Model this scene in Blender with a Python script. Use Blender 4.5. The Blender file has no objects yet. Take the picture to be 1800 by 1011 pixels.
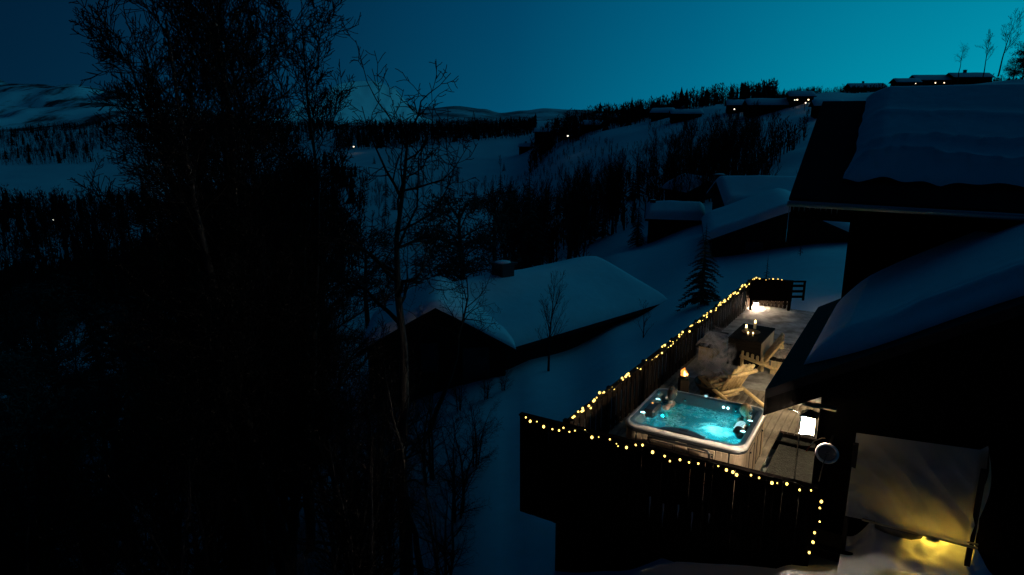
import bpy, bmesh, math, random
from mathutils import Vector, Matrix, noise

R = math.radians
sc = bpy.context.scene
col = sc.collection

# ------------------------------------------------------------------ camera
CAMZ = 6.4
PITCH = R(13.9)
cam_d = bpy.data.cameras.new('camera')
cam_d.sensor_width = 36.0
cam_d.lens = 24.32
cam_d.clip_start = 0.05
cam_d.clip_end = 30000
cam = bpy.data.objects.new('camera', cam_d)
cam.location = (0, 0, CAMZ)
cam.rotation_euler = (math.pi / 2 - PITCH, 0, 0)
col.objects.link(cam)
sc.camera = cam

# ------------------------------------------------------------------ world: deep dusk, afterglow to the right
SUN_AZ = R(56)          # clockwise from +Y
SUN_EL = R(-3.5)
world = bpy.data.worlds.new('World')
sc.world = world
world.use_nodes = True
nt = world.node_tree
nt.nodes.clear()
def wn(t, **k):
    n = nt.nodes.new(t)
    for a, v in k.items():
        setattr(n, a, v)
    return n
w_out = wn('ShaderNodeOutputWorld'); w_bg = wn('ShaderNodeBackground'); w_tc = wn('ShaderNodeTexCoord')
w_sep = wn('ShaderNodeSeparateXYZ'); w_com = wn('ShaderNodeCombineXYZ')
w_nrm = wn('ShaderNodeVectorMath', operation='NORMALIZE'); w_dot = wn('ShaderNodeVectorMath', operation='DOT_PRODUCT')
w_dot.inputs[1].default_value = (math.sin(SUN_AZ), math.cos(SUN_AZ), 0)
w_acos = wn('ShaderNodeMath', operation='ARCCOSINE'); w_div = wn('ShaderNodeMath', operation='DIVIDE'); w_div.inputs[1].default_value = math.pi
w_ramp = wn('ShaderNodeValToRGB')
L = nt.links.new
L(w_tc.outputs['Generated'], w_sep.inputs[0]); L(w_sep.outputs[0], w_com.inputs[0]); L(w_sep.outputs[1], w_com.inputs[1])
L(w_com.outputs[0], w_nrm.inputs[0]); L(w_nrm.outputs[0], w_dot.inputs[0]); L(w_dot.outputs['Value'], w_acos.inputs[0]); L(w_acos.outputs[0], w_div.inputs[0])
L(w_div.outputs[0], w_ramp.inputs[0])
stops = [(0.0, (.000, .43, .54)), (20/180, (.000, .345, .475)), (30/180, (.000, .27, .395)), (42/180, (.000, .165, .285)),
         (56/180, (.0004, .077, .160)), (70/180, (.0007, .036, .083)), (92/180, (.0007, .0175, .044)), (1.0, (.0006, .0095, .026))]
cr = w_ramp.color_ramp
cr.interpolation = 'LINEAR'
cr.elements[0].position = stops[0][0]; cr.elements[0].color = (*stops[0][1], 1)
cr.elements[1].position = stops[-1][0]; cr.elements[1].color = (*stops[-1][1], 1)
for p, c in stops[1:-1]:
    e = cr.elements.new(p); e.color = (*c, 1)
# the afterglow fades upward as exp(-k*z)
w_abs = wn('ShaderNodeMath', operation='ABSOLUTE')
w_exps = wn('ShaderNodeCombineXYZ')
L(w_sep.outputs[2], w_abs.inputs[0])
for ch, kf in ((0, -2.6), (1, -2.6), (2, -1.9)):      # green dies out faster than blue: the zenith is deep blue
    w_mul = wn('ShaderNodeMath', operation='MULTIPLY'); w_mul.inputs[1].default_value = kf
    w_exp = wn('ShaderNodeMath', operation='EXPONENT')
    L(w_abs.outputs[0], w_mul.inputs[0]); L(w_mul.outputs[0], w_exp.inputs[0]); L(w_exp.outputs[0], w_exps.inputs[ch])
w_fade = wn('ShaderNodeVectorMath', operation='MULTIPLY')
L(w_ramp.outputs['Color'], w_fade.inputs[0]); L(w_exps.outputs[0], w_fade.inputs[1])
w_sky = wn('ShaderNodeTexSky', sky_type='NISHITA')
w_sky.sun_disc = False; w_sky.sun_elevation = SUN_EL; w_sky.sun_rotation = SUN_AZ; w_sky.altitude = 700
w_tint = wn('ShaderNodeVectorMath', operation='MULTIPLY'); w_tint.inputs[1].default_value = (.0005, .010, .020)
L(w_sky.outputs[0], w_tint.inputs[0])
w_add = wn('ShaderNodeVectorMath', operation='ADD')
L(w_fade.outputs[0], w_add.inputs[0]); L(w_tint.outputs[0], w_add.inputs[1])
L(w_add.outputs[0], w_bg.inputs['Color']); w_bg.inputs['Strength'].default_value = 1.0
L(w_bg.outputs[0], w_out.inputs['Surface'])

# the sun is below the horizon: only a broad trace of its afterglow is left
sun_d = bpy.data.lights.new('sun', 'SUN')
sun_d.energy = 0.12; sun_d.angle = R(60); sun_d.color = (.15, .75, 1.0)
sun = bpy.data.objects.new('sun', sun_d); col.objects.link(sun)
sd = Vector((math.sin(SUN_AZ) * math.cos(R(14)), math.cos(SUN_AZ) * math.cos(R(14)), math.sin(R(14))))
sun.rotation_euler = (-sd).to_track_quat('-Z', 'Y').to_euler()
sun.location = (60, 40, 30)

sc.view_settings.view_transform = 'Standard'
sc.view_settings.look = 'None'
sc.view_settings.exposure = 0.0
sc.view_settings.gamma = 1.0
sc.view_settings.use_curve_mapping = False
sc.cycles.use_denoising = True
sc.cycles.max_bounces = 8
sc.cycles.transparent_max_bounces = 24
sc.cycles.volume_step_rate = 1.0
sc.cycles.sample_clamp_indirect = 4.0
sc.cycles.caustics_reflective = False
sc.cycles.caustics_refractive = False

# ------------------------------------------------------------------ helpers
class MB:
    def __init__(s):
        s.v = []; s.f = []; s.sm = []
    def add(s, vs, fs, smooth=False):
        n = len(s.v)
        s.v.extend([tuple(p) for p in vs]); s.f.extend([tuple(i + n for i in f) for f in fs]); s.sm.extend([smooth] * len(fs))
    def box(s, c, d, rz=0.0, tilt=None):
        x, y, z = d[0] / 2, d[1] / 2, d[2] / 2
        m = Matrix.Rotation(rz, 3, 'Z')
        if tilt is not None:
            m = m @ tilt
        c = Vector(c)
        vs = [c + m @ Vector((sx * x, sy * y, sz * z)) for sz in (-1, 1) for sy in (-1, 1) for sx in (-1, 1)]
        s.add(vs, [(0, 2, 3, 1), (4, 5, 7, 6), (0, 1, 5, 4), (2, 6, 7, 3), (0, 4, 6, 2), (1, 3, 7, 5)])
    def cbox(s, c, d, ch=0.006):
        # chamfered box: 24 verts
        hx, hy, hz = d[0] / 2, d[1] / 2, d[2] / 2
        bm = bmesh.new()
        bmesh.ops.create_cube(bm, size=1.0, matrix=Matrix.Translation(c) @ Matrix.Diagonal((d[0], d[1], d[2], 1)))
        bmesh.ops.bevel(bm, geom=bm.edges[:], offset=ch, segments=1, affect='EDGES')
        bm.verts.index_update()
        s.add([v.co.copy() for v in bm.verts], [[v.index for v in f.verts] for f in bm.faces])
        bm.free()
    def tube(s, pts, rads, n=8, caps=True, smooth=True):
        pts = [Vector(p) for p in pts]
        if not isinstance(rads, (list, tuple)):
            rads = [rads] * len(pts)
        base = len(s.v)
        prev = None
        for i, p in enumerate(pts):
            if i == 0: d = pts[1] - p
            elif i == len(pts) - 1: d = p - pts[i - 1]
            else: d = pts[i + 1] - pts[i - 1]
            if d.length < 1e-9: d = Vector((0, 0, 1))
            d.normalize()
            if prev is None:
                u = d.orthogonal().normalized()
            else:
                u = prev - d * prev.dot(d)
                u = u.normalized() if u.length > 1e-6 else d.orthogonal().normalized()
            prev = u
            w = d.cross(u)
            for k in range(n):
                a = 2 * math.pi * k / n
                s.v.append(tuple(p + (u * math.cos(a) + w * math.sin(a)) * rads[i]))
        for i in range(len(pts) - 1):
            for k in range(n):
                a = base + i * n + k; b = base + i * n + (k + 1) % n
                s.f.append((a, b, b + n, a + n)); s.sm.append(smooth)
        if caps:
            s.f.append(tuple(base + k for k in reversed(range(n)))); s.sm.append(False)
            e = base + (len(pts) - 1) * n
            s.f.append(tuple(e + k for k in range(n))); s.sm.append(False)
    def lathe(s, prof, c=(0, 0, 0), n=20, smooth=True, cap0=True, cap1=True):
        base = len(s.v)
        for r, z in prof:
            for k in range(n):
                a = 2 * math.pi * k / n
                s.v.append((c[0] + r * math.cos(a), c[1] + r * math.sin(a), c[2] + z))
        for i in range(len(prof) - 1):
            for k in range(n):
                a = base + i * n + k; b = base + i * n + (k + 1) % n
                s.f.append((a, b, b + n, a + n)); s.sm.append(smooth)
        if cap0:
            s.f.append(tuple(base + k for k in reversed(range(n)))); s.sm.append(False)
        if cap1:
            e = base + (len(prof) - 1) * n
            s.f.append(tuple(e + k for k in range(n))); s.sm.append(False)
    def ball(s, c, r, n=10, m=6, sq=(1, 1, 1)):
        prof = []
        base = len(s.v)
        c = Vector(c)
        s.v.append((c.x, c.y, c.z - r * sq[2]))
        for i in range(1, m):
            t = math.pi * i / m
            for k in range(n):
                a = 2 * math.pi * k / n
                s.v.append((c.x + r * sq[0] * math.sin(t) * math.cos(a), c.y + r * sq[1] * math.sin(t) * math.sin(a), c.z - r * sq[2] * math.cos(t)))
        s.v.append((c.x, c.y, c.z + r * sq[2]))
        top = len(s.v) - 1
        for k in range(n):
            s.f.append((base, base + 1 + (k + 1) % n, base + 1 + k)); s.sm.append(True)
            o = base + 1 + (m - 2) * n
            s.f.append((o + k, o + (k + 1) % n, top)); s.sm.append(True)
        for i in range(m - 2):
            for k in range(n):
                a = base + 1 + i * n + k; b = base + 1 + i * n + (k + 1) % n
                s.f.append((a, b, b + n, a + n)); s.sm.append(True)
    def grid(s, fn, nu, nv, smooth=True):
        base = len(s.v)
        for j in range(nv + 1):
            for i in range(nu + 1):
                s.v.append(tuple(fn(i / nu, j / nv)))
        for j in range(nv):
            for i in range(nu):
                a = base + j * (nu + 1) + i
                s.f.append((a, a + 1, a + nu + 2, a + nu + 1)); s.sm.append(smooth)
    def mesh(s, name, mat=None):
        me = bpy.data.meshes.new(name)
        me.from_pydata(s.v, [], s.f)
        me.polygons.foreach_set('use_smooth', s.sm)
        if mat is not None:
            me.materials.append(mat)
        me.update()
        return me
    def build(s, name, mat=None, parent=None, loc=None, rz=0.0):
        return link(name, s.mesh(name, mat), parent, loc, rz)

def link(name, data, parent=None, loc=None, rz=0.0):
    o = bpy.data.objects.new(name, data)
    col.objects.link(o)
    if parent is not None: o.parent = parent
    if loc is not None: o.location = loc
    if rz: o.rotation_euler.z = rz
    return o

def tag(o, label=None, cat=None, group=None, kind=None):
    if label: o['label'] = label
    if cat: o['category'] = cat
    if group: o['group'] = group
    if kind: o['kind'] = kind
    return o

def thing(name, label, cat, loc=(0, 0, 0), rz=0.0, group=None):
    o = bpy.data.objects.new(name, None)
    o.empty_display_size = 0.2
    col.objects.link(o)
    o.location = loc; o.rotation_euler.z = rz
    return tag(o, label, cat, group)

def dup(root, loc=None, rz=None, scale=None, label=None, group=None):
    r = root.copy(); col.objects.link(r)
    if loc is not None: r.location = loc
    if rz is not None: r.rotation_euler = (0, 0, rz)
    if scale is not None: r.scale = scale if isinstance(scale, (tuple, list)) else (scale,) * 3
    if label: r['label'] = label
    if group: r['group'] = group
    for ch in list(root.children):
        c = ch.copy(); col.objects.link(c); c.parent = r
        for g in list(ch.children):
            d = g.copy(); col.objects.link(d); d.parent = c
    return r

def fbm(x, y, z=0.0, o=4):
    return noise.fractal(Vector((x, y, z)), 1.0, 2.0, o)

# image ray -> slope, used to work out where things stand
FPX = 1216.0
def ray(u, v):
    du = (u - 900) / FPX; dv = (v - 505.5) / FPX
    return Vector((du, math.cos(PITCH) - dv * math.sin(PITCH), -math.sin(PITCH) - dv * math.cos(PITCH)))
def at_y(u, v, y):
    d = ray(u, v)
    return Vector((0, 0, CAMZ)) + d * (y / d.y)
def at_z(u, v, z):
    d = ray(u, v)
    return Vector((0, 0, CAMZ)) + d * ((z - CAMZ) / d.z)

# ------------------------------------------------------------------ materials
MATS = {}
def mat(name, color=(.5, .5, .5), rough=.7, var=0.0, scale=8.0, bump=0.0, bscale=None, metal=0.0, coord='Object', stretch=(1, 1, 1),
        emit=None, estr=0.0, color2=None, spec=None, sss=0.0):
    m = bpy.data.materials.new(name); m.use_nodes = True
    t = m.node_tree; b = t.nodes['Principled BSDF']
    b.inputs['Base Color'].default_value = (*color, 1); b.inputs['Roughness'].default_value = rough; b.inputs['Metallic'].default_value = metal
    if spec is not None: b.inputs['Specular IOR Level'].default_value = spec
    if emit:
        b.inputs['Emission Color'].default_value = (*emit, 1); b.inputs['Emission Strength'].default_value = estr
    if var or bump or color2:
        tc = t.nodes.new('ShaderNodeTexCoord'); mp = t.nodes.new('ShaderNodeMapping'); mp.inputs['Scale'].default_value = stretch
        t.links.new(tc.outputs[coord], mp.inputs[0])
    if var or color2:
        n = t.nodes.new('ShaderNodeTexNoise'); n.inputs['Scale'].default_value = scale; n.inputs['Detail'].default_value = 5; n.inputs['Roughness'].default_value = .6
        t.links.new(mp.outputs[0], n.inputs['Vector'])
        r = t.nodes.new('ShaderNodeValToRGB')
        c2 = color2 or tuple(min(1, c * (1 + var)) for c in color)
        c1 = color if color2 else tuple(c * (1 - var) for c in color)
        r.color_ramp.elements[0].position = .35; r.color_ramp.elements[0].color = (*c1, 1)
        r.color_ramp.elements[1].position = .65; r.color_ramp.elements[1].color = (*c2, 1)
        t.links.new(n.outputs['Fac'], r.inputs[0]); t.links.new(r.outputs[0], b.inputs['Base Color'])
    if bump:
        n2 = t.nodes.new('ShaderNodeTexNoise'); n2.inputs['Scale'].default_value = bscale or scale * 2; n2.inputs['Detail'].default_value = 4
        t.links.new(mp.outputs[0], n2.inputs['Vector'])
        bp = t.nodes.new('ShaderNodeBump'); bp.inputs['Strength'].default_value = bump; bp.inputs['Distance'].default_value = .02
        t.links.new(n2.outputs['Fac'], bp.inputs['Height']); t.links.new(bp.outputs[0], b.inputs['Normal'])
    MATS[name] = m
    return m

M = MATS
mat('snow', (.80, .82, .84), .75, bump=.7, bscale=3.0, var=.03, scale=1.2)
mat('deck_snow_mat', (.16, .15, .14), .85, color2=(.52, .52, .52), bump=1.0, bscale=9.0, scale=2.2)
mat('roof_snow', (.80, .82, .84), .75, bump=.9, bscale=3.5, var=.03, scale=2)
mat('dark_timber', (.022, .016, .012), .75, spec=.1, var=.4, scale=3, stretch=(6, 6, .6), bump=.3)
mat('black_timber', (.0035, .003, .0027), .9, spec=.0, var=.4, scale=3, stretch=(6, 6, .6), bump=.2)
mat('fence_timber', (.014, .010, .007), .85, spec=.05, var=.45, scale=3, stretch=(10, 10, .8), bump=.4)
mat('screen_timber', (.0025, .002, .0018), .9, spec=.0, var=.4, scale=3, stretch=(10, 10, .8), bump=.3)
mat('deck_plank', (.075, .055, .035), .8, color2=(.27, .23, .18), scale=1.6, stretch=(2.2, 1, 2.2), bump=.5, bscale=9)
mat('roof_sheet', (.012, .012, .013), .8, spec=.1, var=.2, scale=4)
mat('tub_shell', (.36, .40, .41), .25, var=.05, scale=10)
mat('tub_rim', (.60, .58, .55), .32, var=.06, scale=14)
mat('tub_inner', (.075, .11, .12), .3, var=.06, scale=14)
mat('paving', (.016, .016, .013), .95, color2=(.04, .04, .034), scale=14, bump=1.0, bscale=30)
mat('galvanised', (.55, .52, .48), .35, metal=.7)
mat('tub_skirt', (.40, .30, .20), .6, var=.22, scale=2.0, stretch=(10, 10, .7), bump=.25)
mat('tub_dark', (.016, .018, .02), .4)
mat('rubber', (.015, .02, .024), .45)
mat('steel', (.55, .55, .55), .25, metal=1.0)
mat('dark_metal', (.03, .03, .032), .4, metal=.6)
mat('pine_log', (.60, .44, .22), .55, var=.22, scale=3, stretch=(4, 4, 4), bump=.2)
mat('table_wood', (.014, .011, .009), .95, spec=.1, var=.35, scale=3, stretch=(1, 8, 8))
mat('panel_wood', (.52, .40, .24), .65, var=.2, scale=2.5, stretch=(8, 8, 1))
mat('sheepskin', (.42, .36, .34), .95, var=.5, scale=9, bump=1.0, bscale=40)
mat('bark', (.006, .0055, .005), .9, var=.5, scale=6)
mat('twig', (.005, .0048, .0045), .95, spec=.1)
mat('needles', (.012, .022, .014), .85, var=.5, scale=2)
mat('plaster_grey', (.02, .02, .02), .8)
mat('window_glass', (.02, .025, .03), .08)
mat('window_frame', (.05, .045, .04), .6)
mat('skin', (.52, .32, .24), .5)
mat('hair_dark', (.035, .014, .007), .55, var=.5, scale=20, stretch=(1, 1, .2))
mat('hair_fair', (.40, .25, .12), .5, var=.45, scale=25, stretch=(1, 1, .2))
mat('swimwear', (.02, .02, .03), .8)
mat('tarp_rope', (.2, .18, .14), .8)
mat('batten', (.40, .31, .17), .7, var=.2, scale=4, stretch=(1, 8, 8))
mat('wax', (.8, .72, .55), .5)
mat('red_plastic', (.5, .06, .02), .5)
mat('dial_ring', (.72, .66, .58), .4)
mat('dial_face', (.05, .05, .045), .5)
mat('charred', (.02, .015, .012), .9, var=.5, scale=6)
mat('iron', (.03, .025, .02), .7, metal=.4)
mat('firewood', (.22, .14, .075), .85, var=.35, scale=6)
mat('cord', (.01, .012, .008), .7)

def emis(name, color, strength):
    m = bpy.data.materials.new(name); m.use_nodes = True
    t = m.node_tree; t.nodes.clear()
    e = t.nodes.new('ShaderNodeEmission'); o = t.nodes.new('ShaderNodeOutputMaterial')
    e.inputs[0].default_value = (*color, 1); e.inputs[1].default_value = strength
    t.links.new(e.outputs[0], o.inputs[0]); MATS[name] = m
    return m
emis('bulb_glow', (1.0, .66, .14), 4.0)
emis('bulb_dim', (1.0, .66, .22), 2.2)
emis('lantern_glow', (1.0, .80, .50), 26)
emis('lantern_left_glow', (1.0, .78, .56), 40)
emis('tub_fill_glow', (1.0, .82, .62), 3000)  # far stronger than the visible front pane, added to light the tub front
emis('porch_glow', (1.0, .80, .50), 1300)
emis('hanging_glow', (1.0, .78, .48), 2600)
emis('flood_glow', (1.0, .76, .55), 340)
emis('floor_lantern_glow', (1.0, .76, .52), 330)
emis('shed_glow', (1.0, .62, .06), 105)
emis('flame', (1.0, .30, .05), 2.0)
emis('flame_core', (1.0, .62, .22), 5.0)
emis('candle_flame', (1.0, .62, .22), 10)
emis('led_cyan', (.45, .95, 1.0), 5)
emis('led_soft', (.45, .85, .92), 1.0)
emis('led_orange', (1.0, .45, .12), 2.0)
emis('underwater_led', (.10, .80, 1.0), 22)
emis('window_lit', (1.0, .75, .45), 3.0)
emis('street_glow', (1.0, .88, .66), 2.2)

def ice_mat():
    m = bpy.data.materials.new('ice'); m.use_nodes = True
    b = m.node_tree.nodes['Principled BSDF']
    b.inputs['Base Color'].default_value = (.9, .95, 1, 1); b.inputs['Roughness'].default_value = .12
    b.inputs['Transmission Weight'].default_value = .7; b.inputs['IOR'].default_value = 1.31
    MATS['ice'] = m
ice_mat()
def glass_mat():
    m = bpy.data.materials.new('clear_glass'); m.use_nodes = True
    t = m.node_tree; t.nodes.clear()
    o = t.nodes.new('ShaderNodeOutputMaterial'); tr = t.nodes.new('ShaderNodeBsdfTransparent'); g = t.nodes.new('ShaderNodeBsdfGlossy'); mx = t.nodes.new('ShaderNodeMixShader')
    tr.inputs[0].default_value = (.88, .92, .92, 1); g.inputs['Roughness'].default_value = .05; mx.inputs[0].default_value = .28
    t.links.new(tr.outputs[0], mx.inputs[1]); t.links.new(g.outputs[0], mx.inputs[2]); t.links.new(mx.outputs[0], o.inputs[0])
    MATS['clear_glass'] = m
glass_mat()
def tarp_mat():
    m = bpy.data.materials.new('tarp'); m.use_nodes = True
    t = m.node_tree; t.nodes.clear()
    o = t.nodes.new('ShaderNodeOutputMaterial'); d = t.nodes.new('ShaderNodeBsdfDiffuse'); tr = t.nodes.new('ShaderNodeBsdfTranslucent'); mx = t.nodes.new('ShaderNodeMixShader')
    tc = t.nodes.new('ShaderNodeTexCoord'); n = t.nodes.new('ShaderNodeTexNoise'); n.inputs['Scale'].default_value = 2.5; n.inputs['Detail'].default_value = 6
    r = t.nodes.new('ShaderNodeValToRGB'); r.color_ramp.elements[0].color = (.40, .39, .35, 1); r.color_ramp.elements[1].color = (.66, .64, .58, 1)
    t.links.new(tc.outputs['Object'], n.inputs['Vector']); t.links.new(n.outputs['Fac'], r.inputs[0])
    t.links.new(r.outputs[0], d.inputs[0]); t.links.new(r.outputs[0], tr.inputs[0]); mx.inputs[0].default_value = .5
    t.links.new(d.outputs[0], mx.inputs[1]); t.links.new(tr.outputs[0], mx.inputs[2]); t.links.new(mx.outputs[0], o.inputs[0])
    MATS['tarp'] = m
tarp_mat()
def water_mat():
    # tinted clear water: fresnel reflection over a teal transparent body, with bubbles of foam floating on it
    m = bpy.data.materials.new('bubbling_water'); m.use_nodes = True
    t = m.node_tree; t.nodes.clear(); N = t.nodes.new; K = t.links.new
    o = N('ShaderNodeOutputMaterial'); tr = N('ShaderNodeBsdfTransparent'); g = N('ShaderNodeBsdfGlossy'); fr = N('ShaderNodeFresnel'); mx = N('ShaderNodeMixShader')
    tr.inputs[0].default_value = (.025, .42, .48, 1); g.inputs['Roughness'].default_value = .12; fr.inputs[0].default_value = 1.33
    tc = N('ShaderNodeTexCoord')
    w = N('ShaderNodeTexNoise'); w.inputs['Scale'].default_value = 2.2; w.inputs['Detail'].default_value = 3
    K(tc.outputs['Object'], w.inputs['Vector'])
    sub = N('ShaderNodeVectorMath'); sub.operation = 'MULTIPLY_ADD'; sub.inputs[1].default_value = (.9, .9, .9)
    K(w.outputs['Color'], sub.inputs[0]); K(tc.outputs['Object'], sub.inputs[2])
    # streaky foam: ridges of warped noise
    n1 = N('ShaderNodeTexNoise'); n1.inputs['Scale'].default_value = 4.2; n1.inputs['Detail'].default_value = 7; n1.inputs['Roughness'].default_value = .68
    K(sub.outputs[0], n1.inputs['Vector'])
    a = N('ShaderNodeMath'); a.operation = 'SUBTRACT'; a.inputs[1].default_value = .5; K(n1.outputs['Fac'], a.inputs[0])
    ab = N('ShaderNodeMath'); ab.operation = 'ABSOLUTE'; K(a.outputs[0], ab.inputs[0])
    mr = N('ShaderNodeMapRange'); mr.inputs['From Min'].default_value = .0; mr.inputs['From Max'].default_value = .11; mr.inputs['To Min'].default_value = 1; mr.inputs['To Max'].default_value = 0
    K(ab.outputs[0], mr.inputs['Value'])
    n2 = N('ShaderNodeTexNoise'); n2.inputs['Scale'].default_value = 1.9; n2.inputs['Detail'].default_value = 4
    K(tc.outputs['Object'], n2.inputs['Vector'])
    mr2 = N('ShaderNodeMapRange'); mr2.inputs['From Min'].default_value = .36; mr2.inputs['From Max'].default_value = .56
    K(n2.outputs['Fac'], mr2.inputs['Value'])
    n3 = N('ShaderNodeTexNoise'); n3.inputs['Scale'].default_value = 38; n3.inputs['Detail'].default_value = 3
    K(sub.outputs[0], n3.inputs['Vector'])
    mr3 = N('ShaderNodeMapRange'); mr3.inputs['From Min'].default_value = .3; mr3.inputs['From Max'].default_value = .7
    K(n3.outputs['Fac'], mr3.inputs['Value'])
    p1 = N('ShaderNodeMath'); p1.operation = 'MULTIPLY'; K(mr.outputs[0], p1.inputs[0]); K(mr2.outputs[0], p1.inputs[1])
    p2 = N('ShaderNodeMath'); p2.operation = 'MULTIPLY'; K(p1.outputs[0], p2.inputs[0]); K(mr3.outputs[0], p2.inputs[1])
    p3 = N('ShaderNodeMath'); p3.operation = 'MULTIPLY_ADD'; p3.inputs[1].default_value = .95; p3.inputs[2].default_value = .025; K(p2.outputs[0], p3.inputs[0])
    # foam made paler around the main lamp, to spread its glow into a wide patch
    mpj = N('ShaderNodeMapping'); mpj.inputs['Location'].default_value = (-.36, .08, 0); K(tc.outputs['Object'], mpj.inputs[0])
    dist = N('ShaderNodeVectorMath'); dist.operation = 'LENGTH'; spj = N('ShaderNodeVectorMath'); spj.operation = 'MULTIPLY'; spj.inputs[1].default_value = (1, 1.3, 0)
    K(mpj.outputs[0], spj.inputs[0]); K(spj.outputs[0], dist.inputs[0])
    mrj = N('ShaderNodeMapRange'); mrj.interpolation_type = 'SMOOTHSTEP'; mrj.inputs['From Min'].default_value = .05; mrj.inputs['From Max'].default_value = .62; mrj.inputs['To Min'].default_value = .75; mrj.inputs['To Max'].default_value = 0
    K(dist.outputs['Value'], mrj.inputs['Value'])
    nj = N('ShaderNodeMapRange'); nj.inputs['From Min'].default_value = .34; nj.inputs['From Max'].default_value = .62; K(n1.outputs['Fac'], nj.inputs['Value'])
    pj = N('ShaderNodeMath'); pj.operation = 'MULTIPLY'; K(mrj.outputs[0], pj.inputs[0]); K(nj.outputs[0], pj.inputs[1])
    pm_ = N('ShaderNodeMath'); pm_.operation = 'MAXIMUM'; K(p3.outputs[0], pm_.inputs[0]); K(pj.outputs[0], pm_.inputs[1]); p3 = pm_
    fo = N('ShaderNodeBsdfTranslucent'); fo.inputs[0].default_value = (.62, .80, .80, 1)
    fd = N('ShaderNodeBsdfDiffuse'); fd.inputs[0].default_value = (.72, .75, .74, 1)
    fm = N('ShaderNodeMixShader'); fm.inputs[0].default_value = .5; K(fo.outputs[0], fm.inputs[1]); K(fd.outputs[0], fm.inputs[2])
    bp = N('ShaderNodeBump'); bp.inputs['Strength'].default_value = .6; bp.inputs['Distance'].default_value = .03
    K(n1.outputs['Fac'], bp.inputs['Height']); K(bp.outputs[0], g.inputs['Normal']); K(bp.outputs[0], fr.inputs['Normal'])
    K(fr.outputs[0], mx.inputs[0]); K(tr.outputs[0], mx.inputs[1]); K(g.outputs[0], mx.inputs[2])
    m2 = N('ShaderNodeMixShader'); K(p3.outputs[0], m2.inputs[0]); K(mx.outputs[0], m2.inputs[1]); K(fm.outputs[0], m2.inputs[2])
    K(m2.outputs[0], o.inputs[0]); MATS['bubbling_water'] = m
water_mat()
def hill_mat(name, snow, dark, scale, lo, hi, stretch=(1, 1, 1)):
    # snow with patches of bare rock and birch wood too far off to tell apart
    m = bpy.data.materials.new(name); m.use_nodes = True
    t = m.node_tree; b = t.nodes['Principled BSDF']; b.inputs['Roughness'].default_value = .9
    tc = t.nodes.new('ShaderNodeTexCoord'); mp = t.nodes.new('ShaderNodeMapping'); mp.inputs['Scale'].default_value = stretch
    n = t.nodes.new('ShaderNodeTexNoise'); n.inputs['Scale'].default_value = scale; n.inputs['Detail'].default_value = 8; n.inputs['Roughness'].default_value = .66
    r = t.nodes.new('ShaderNodeValToRGB'); r.color_ramp.elements[0].position = lo; r.color_ramp.elements[0].color = (*dark, 1)
    r.color_ramp.elements[1].position = hi; r.color_ramp.elements[1].color = (*snow, 1)
    t.links.new(tc.outputs['Object'], mp.inputs[0]); t.links.new(mp.outputs[0], n.inputs['Vector']); t.links.new(n.outputs['Fac'], r.inputs[0]); t.links.new(r.outputs[0], b.inputs['Base Color'])
    MATS[name] = m
hill_mat('mountain_near', (.90, .92, .94), (.03, .035, .035), .026, .43, .55, (1, .12, 1.0))
hill_mat('mountain_wood', (.30, .31, .32), (.02, .022, .022), .02, .50, .66)
hill_mat('mountain_peak', (.92, .94, .96), (.03, .035, .035), .016, .33, .42, (1, .12, 1.0))
hill_mat('mountain_far', (.80, .82, .84), (.10, .11, .12), .003, .42, .60)

# ------------------------------------------------------------------ terrain
TC = [-1.23, -.74, -.493, -.247, 0.0, .085, .164, .288, .452, .74, 1.23]
TY = [0, 6, 12, 20, 27, 35, 45, 70, 110, 160, 220, 300, 420, 600, 900]
TZ = [
 [-5, -6, -8, -10, -12, -14, -16, -20, -26, -29, -30, -30, -30, -24, -10],
 [-4.5, -5.5, -7, -9, -11, -13, -15, -20, -26, -29, -30, -30, -30, -24, -10],
 [-4, -5, -6, -7.5, -9, -11, -13, -18, -24, -28, -29, -29, -29, -20, -6],
 [-3, -3.6, -4.3, -5.2, -5.6, -6.4, -8, -12, -15, -16, -16, -15.5, -15, -6, -4],
 [-2.5, -2.4, -2.6, -3.2, -3.7, -4.2, -5.2, -8.5, -12, -14.5, -15, -14, -7, -3, 0],
 [-2.0, -2.1, -2.2, -2.6, -3.5, -4.0, -4.8, -7, -9.5, -9, -2.5, 2.2, 3.2, 3, 2],
 [-1.5, -1.9, -1.8, -1.8, -2.6, -3.0, -3.2, -5, -6, -3, 3.2, 5, 6, 5, 4],
 [-1, -1.1, -1, -1.1, -1.3, -1.5, -1.7, -2.2, -.5, 3.4, 8.6, 11, 12, 11, 9],
 [-.9, -.8, -.6, -.4, -.2, -.4, -.5, 0, 4, 9, 13.2, 16, 18, 16, 12],
 [-.6, -.6, -.5, -.1, .2, .5, 1, 3, 8, 14, 17, 19, 20, 18, 14],
 [-.6, -.6, -.5, 0, .3, .8, 1.5, 4, 10, 17, 20, 22, 23, 20, 15]]
def _cub(p0, p1, p2, p3, t):
    return p1 + .5 * t * (p2 - p0 + t * (2 * p0 - 5 * p1 + 4 * p2 - p3 + t * (3 * (p1 - p2) + p3 - p0)))
def _idx(arr, x):
    if x <= arr[0]: return 0, 0.0
    if x >= arr[-1]: return len(arr) - 2, 1.0
    for i in range(len(arr) - 1):
        if x < arr[i + 1]:
            return i, (x - arr[i]) / (arr[i + 1] - arr[i])
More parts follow.
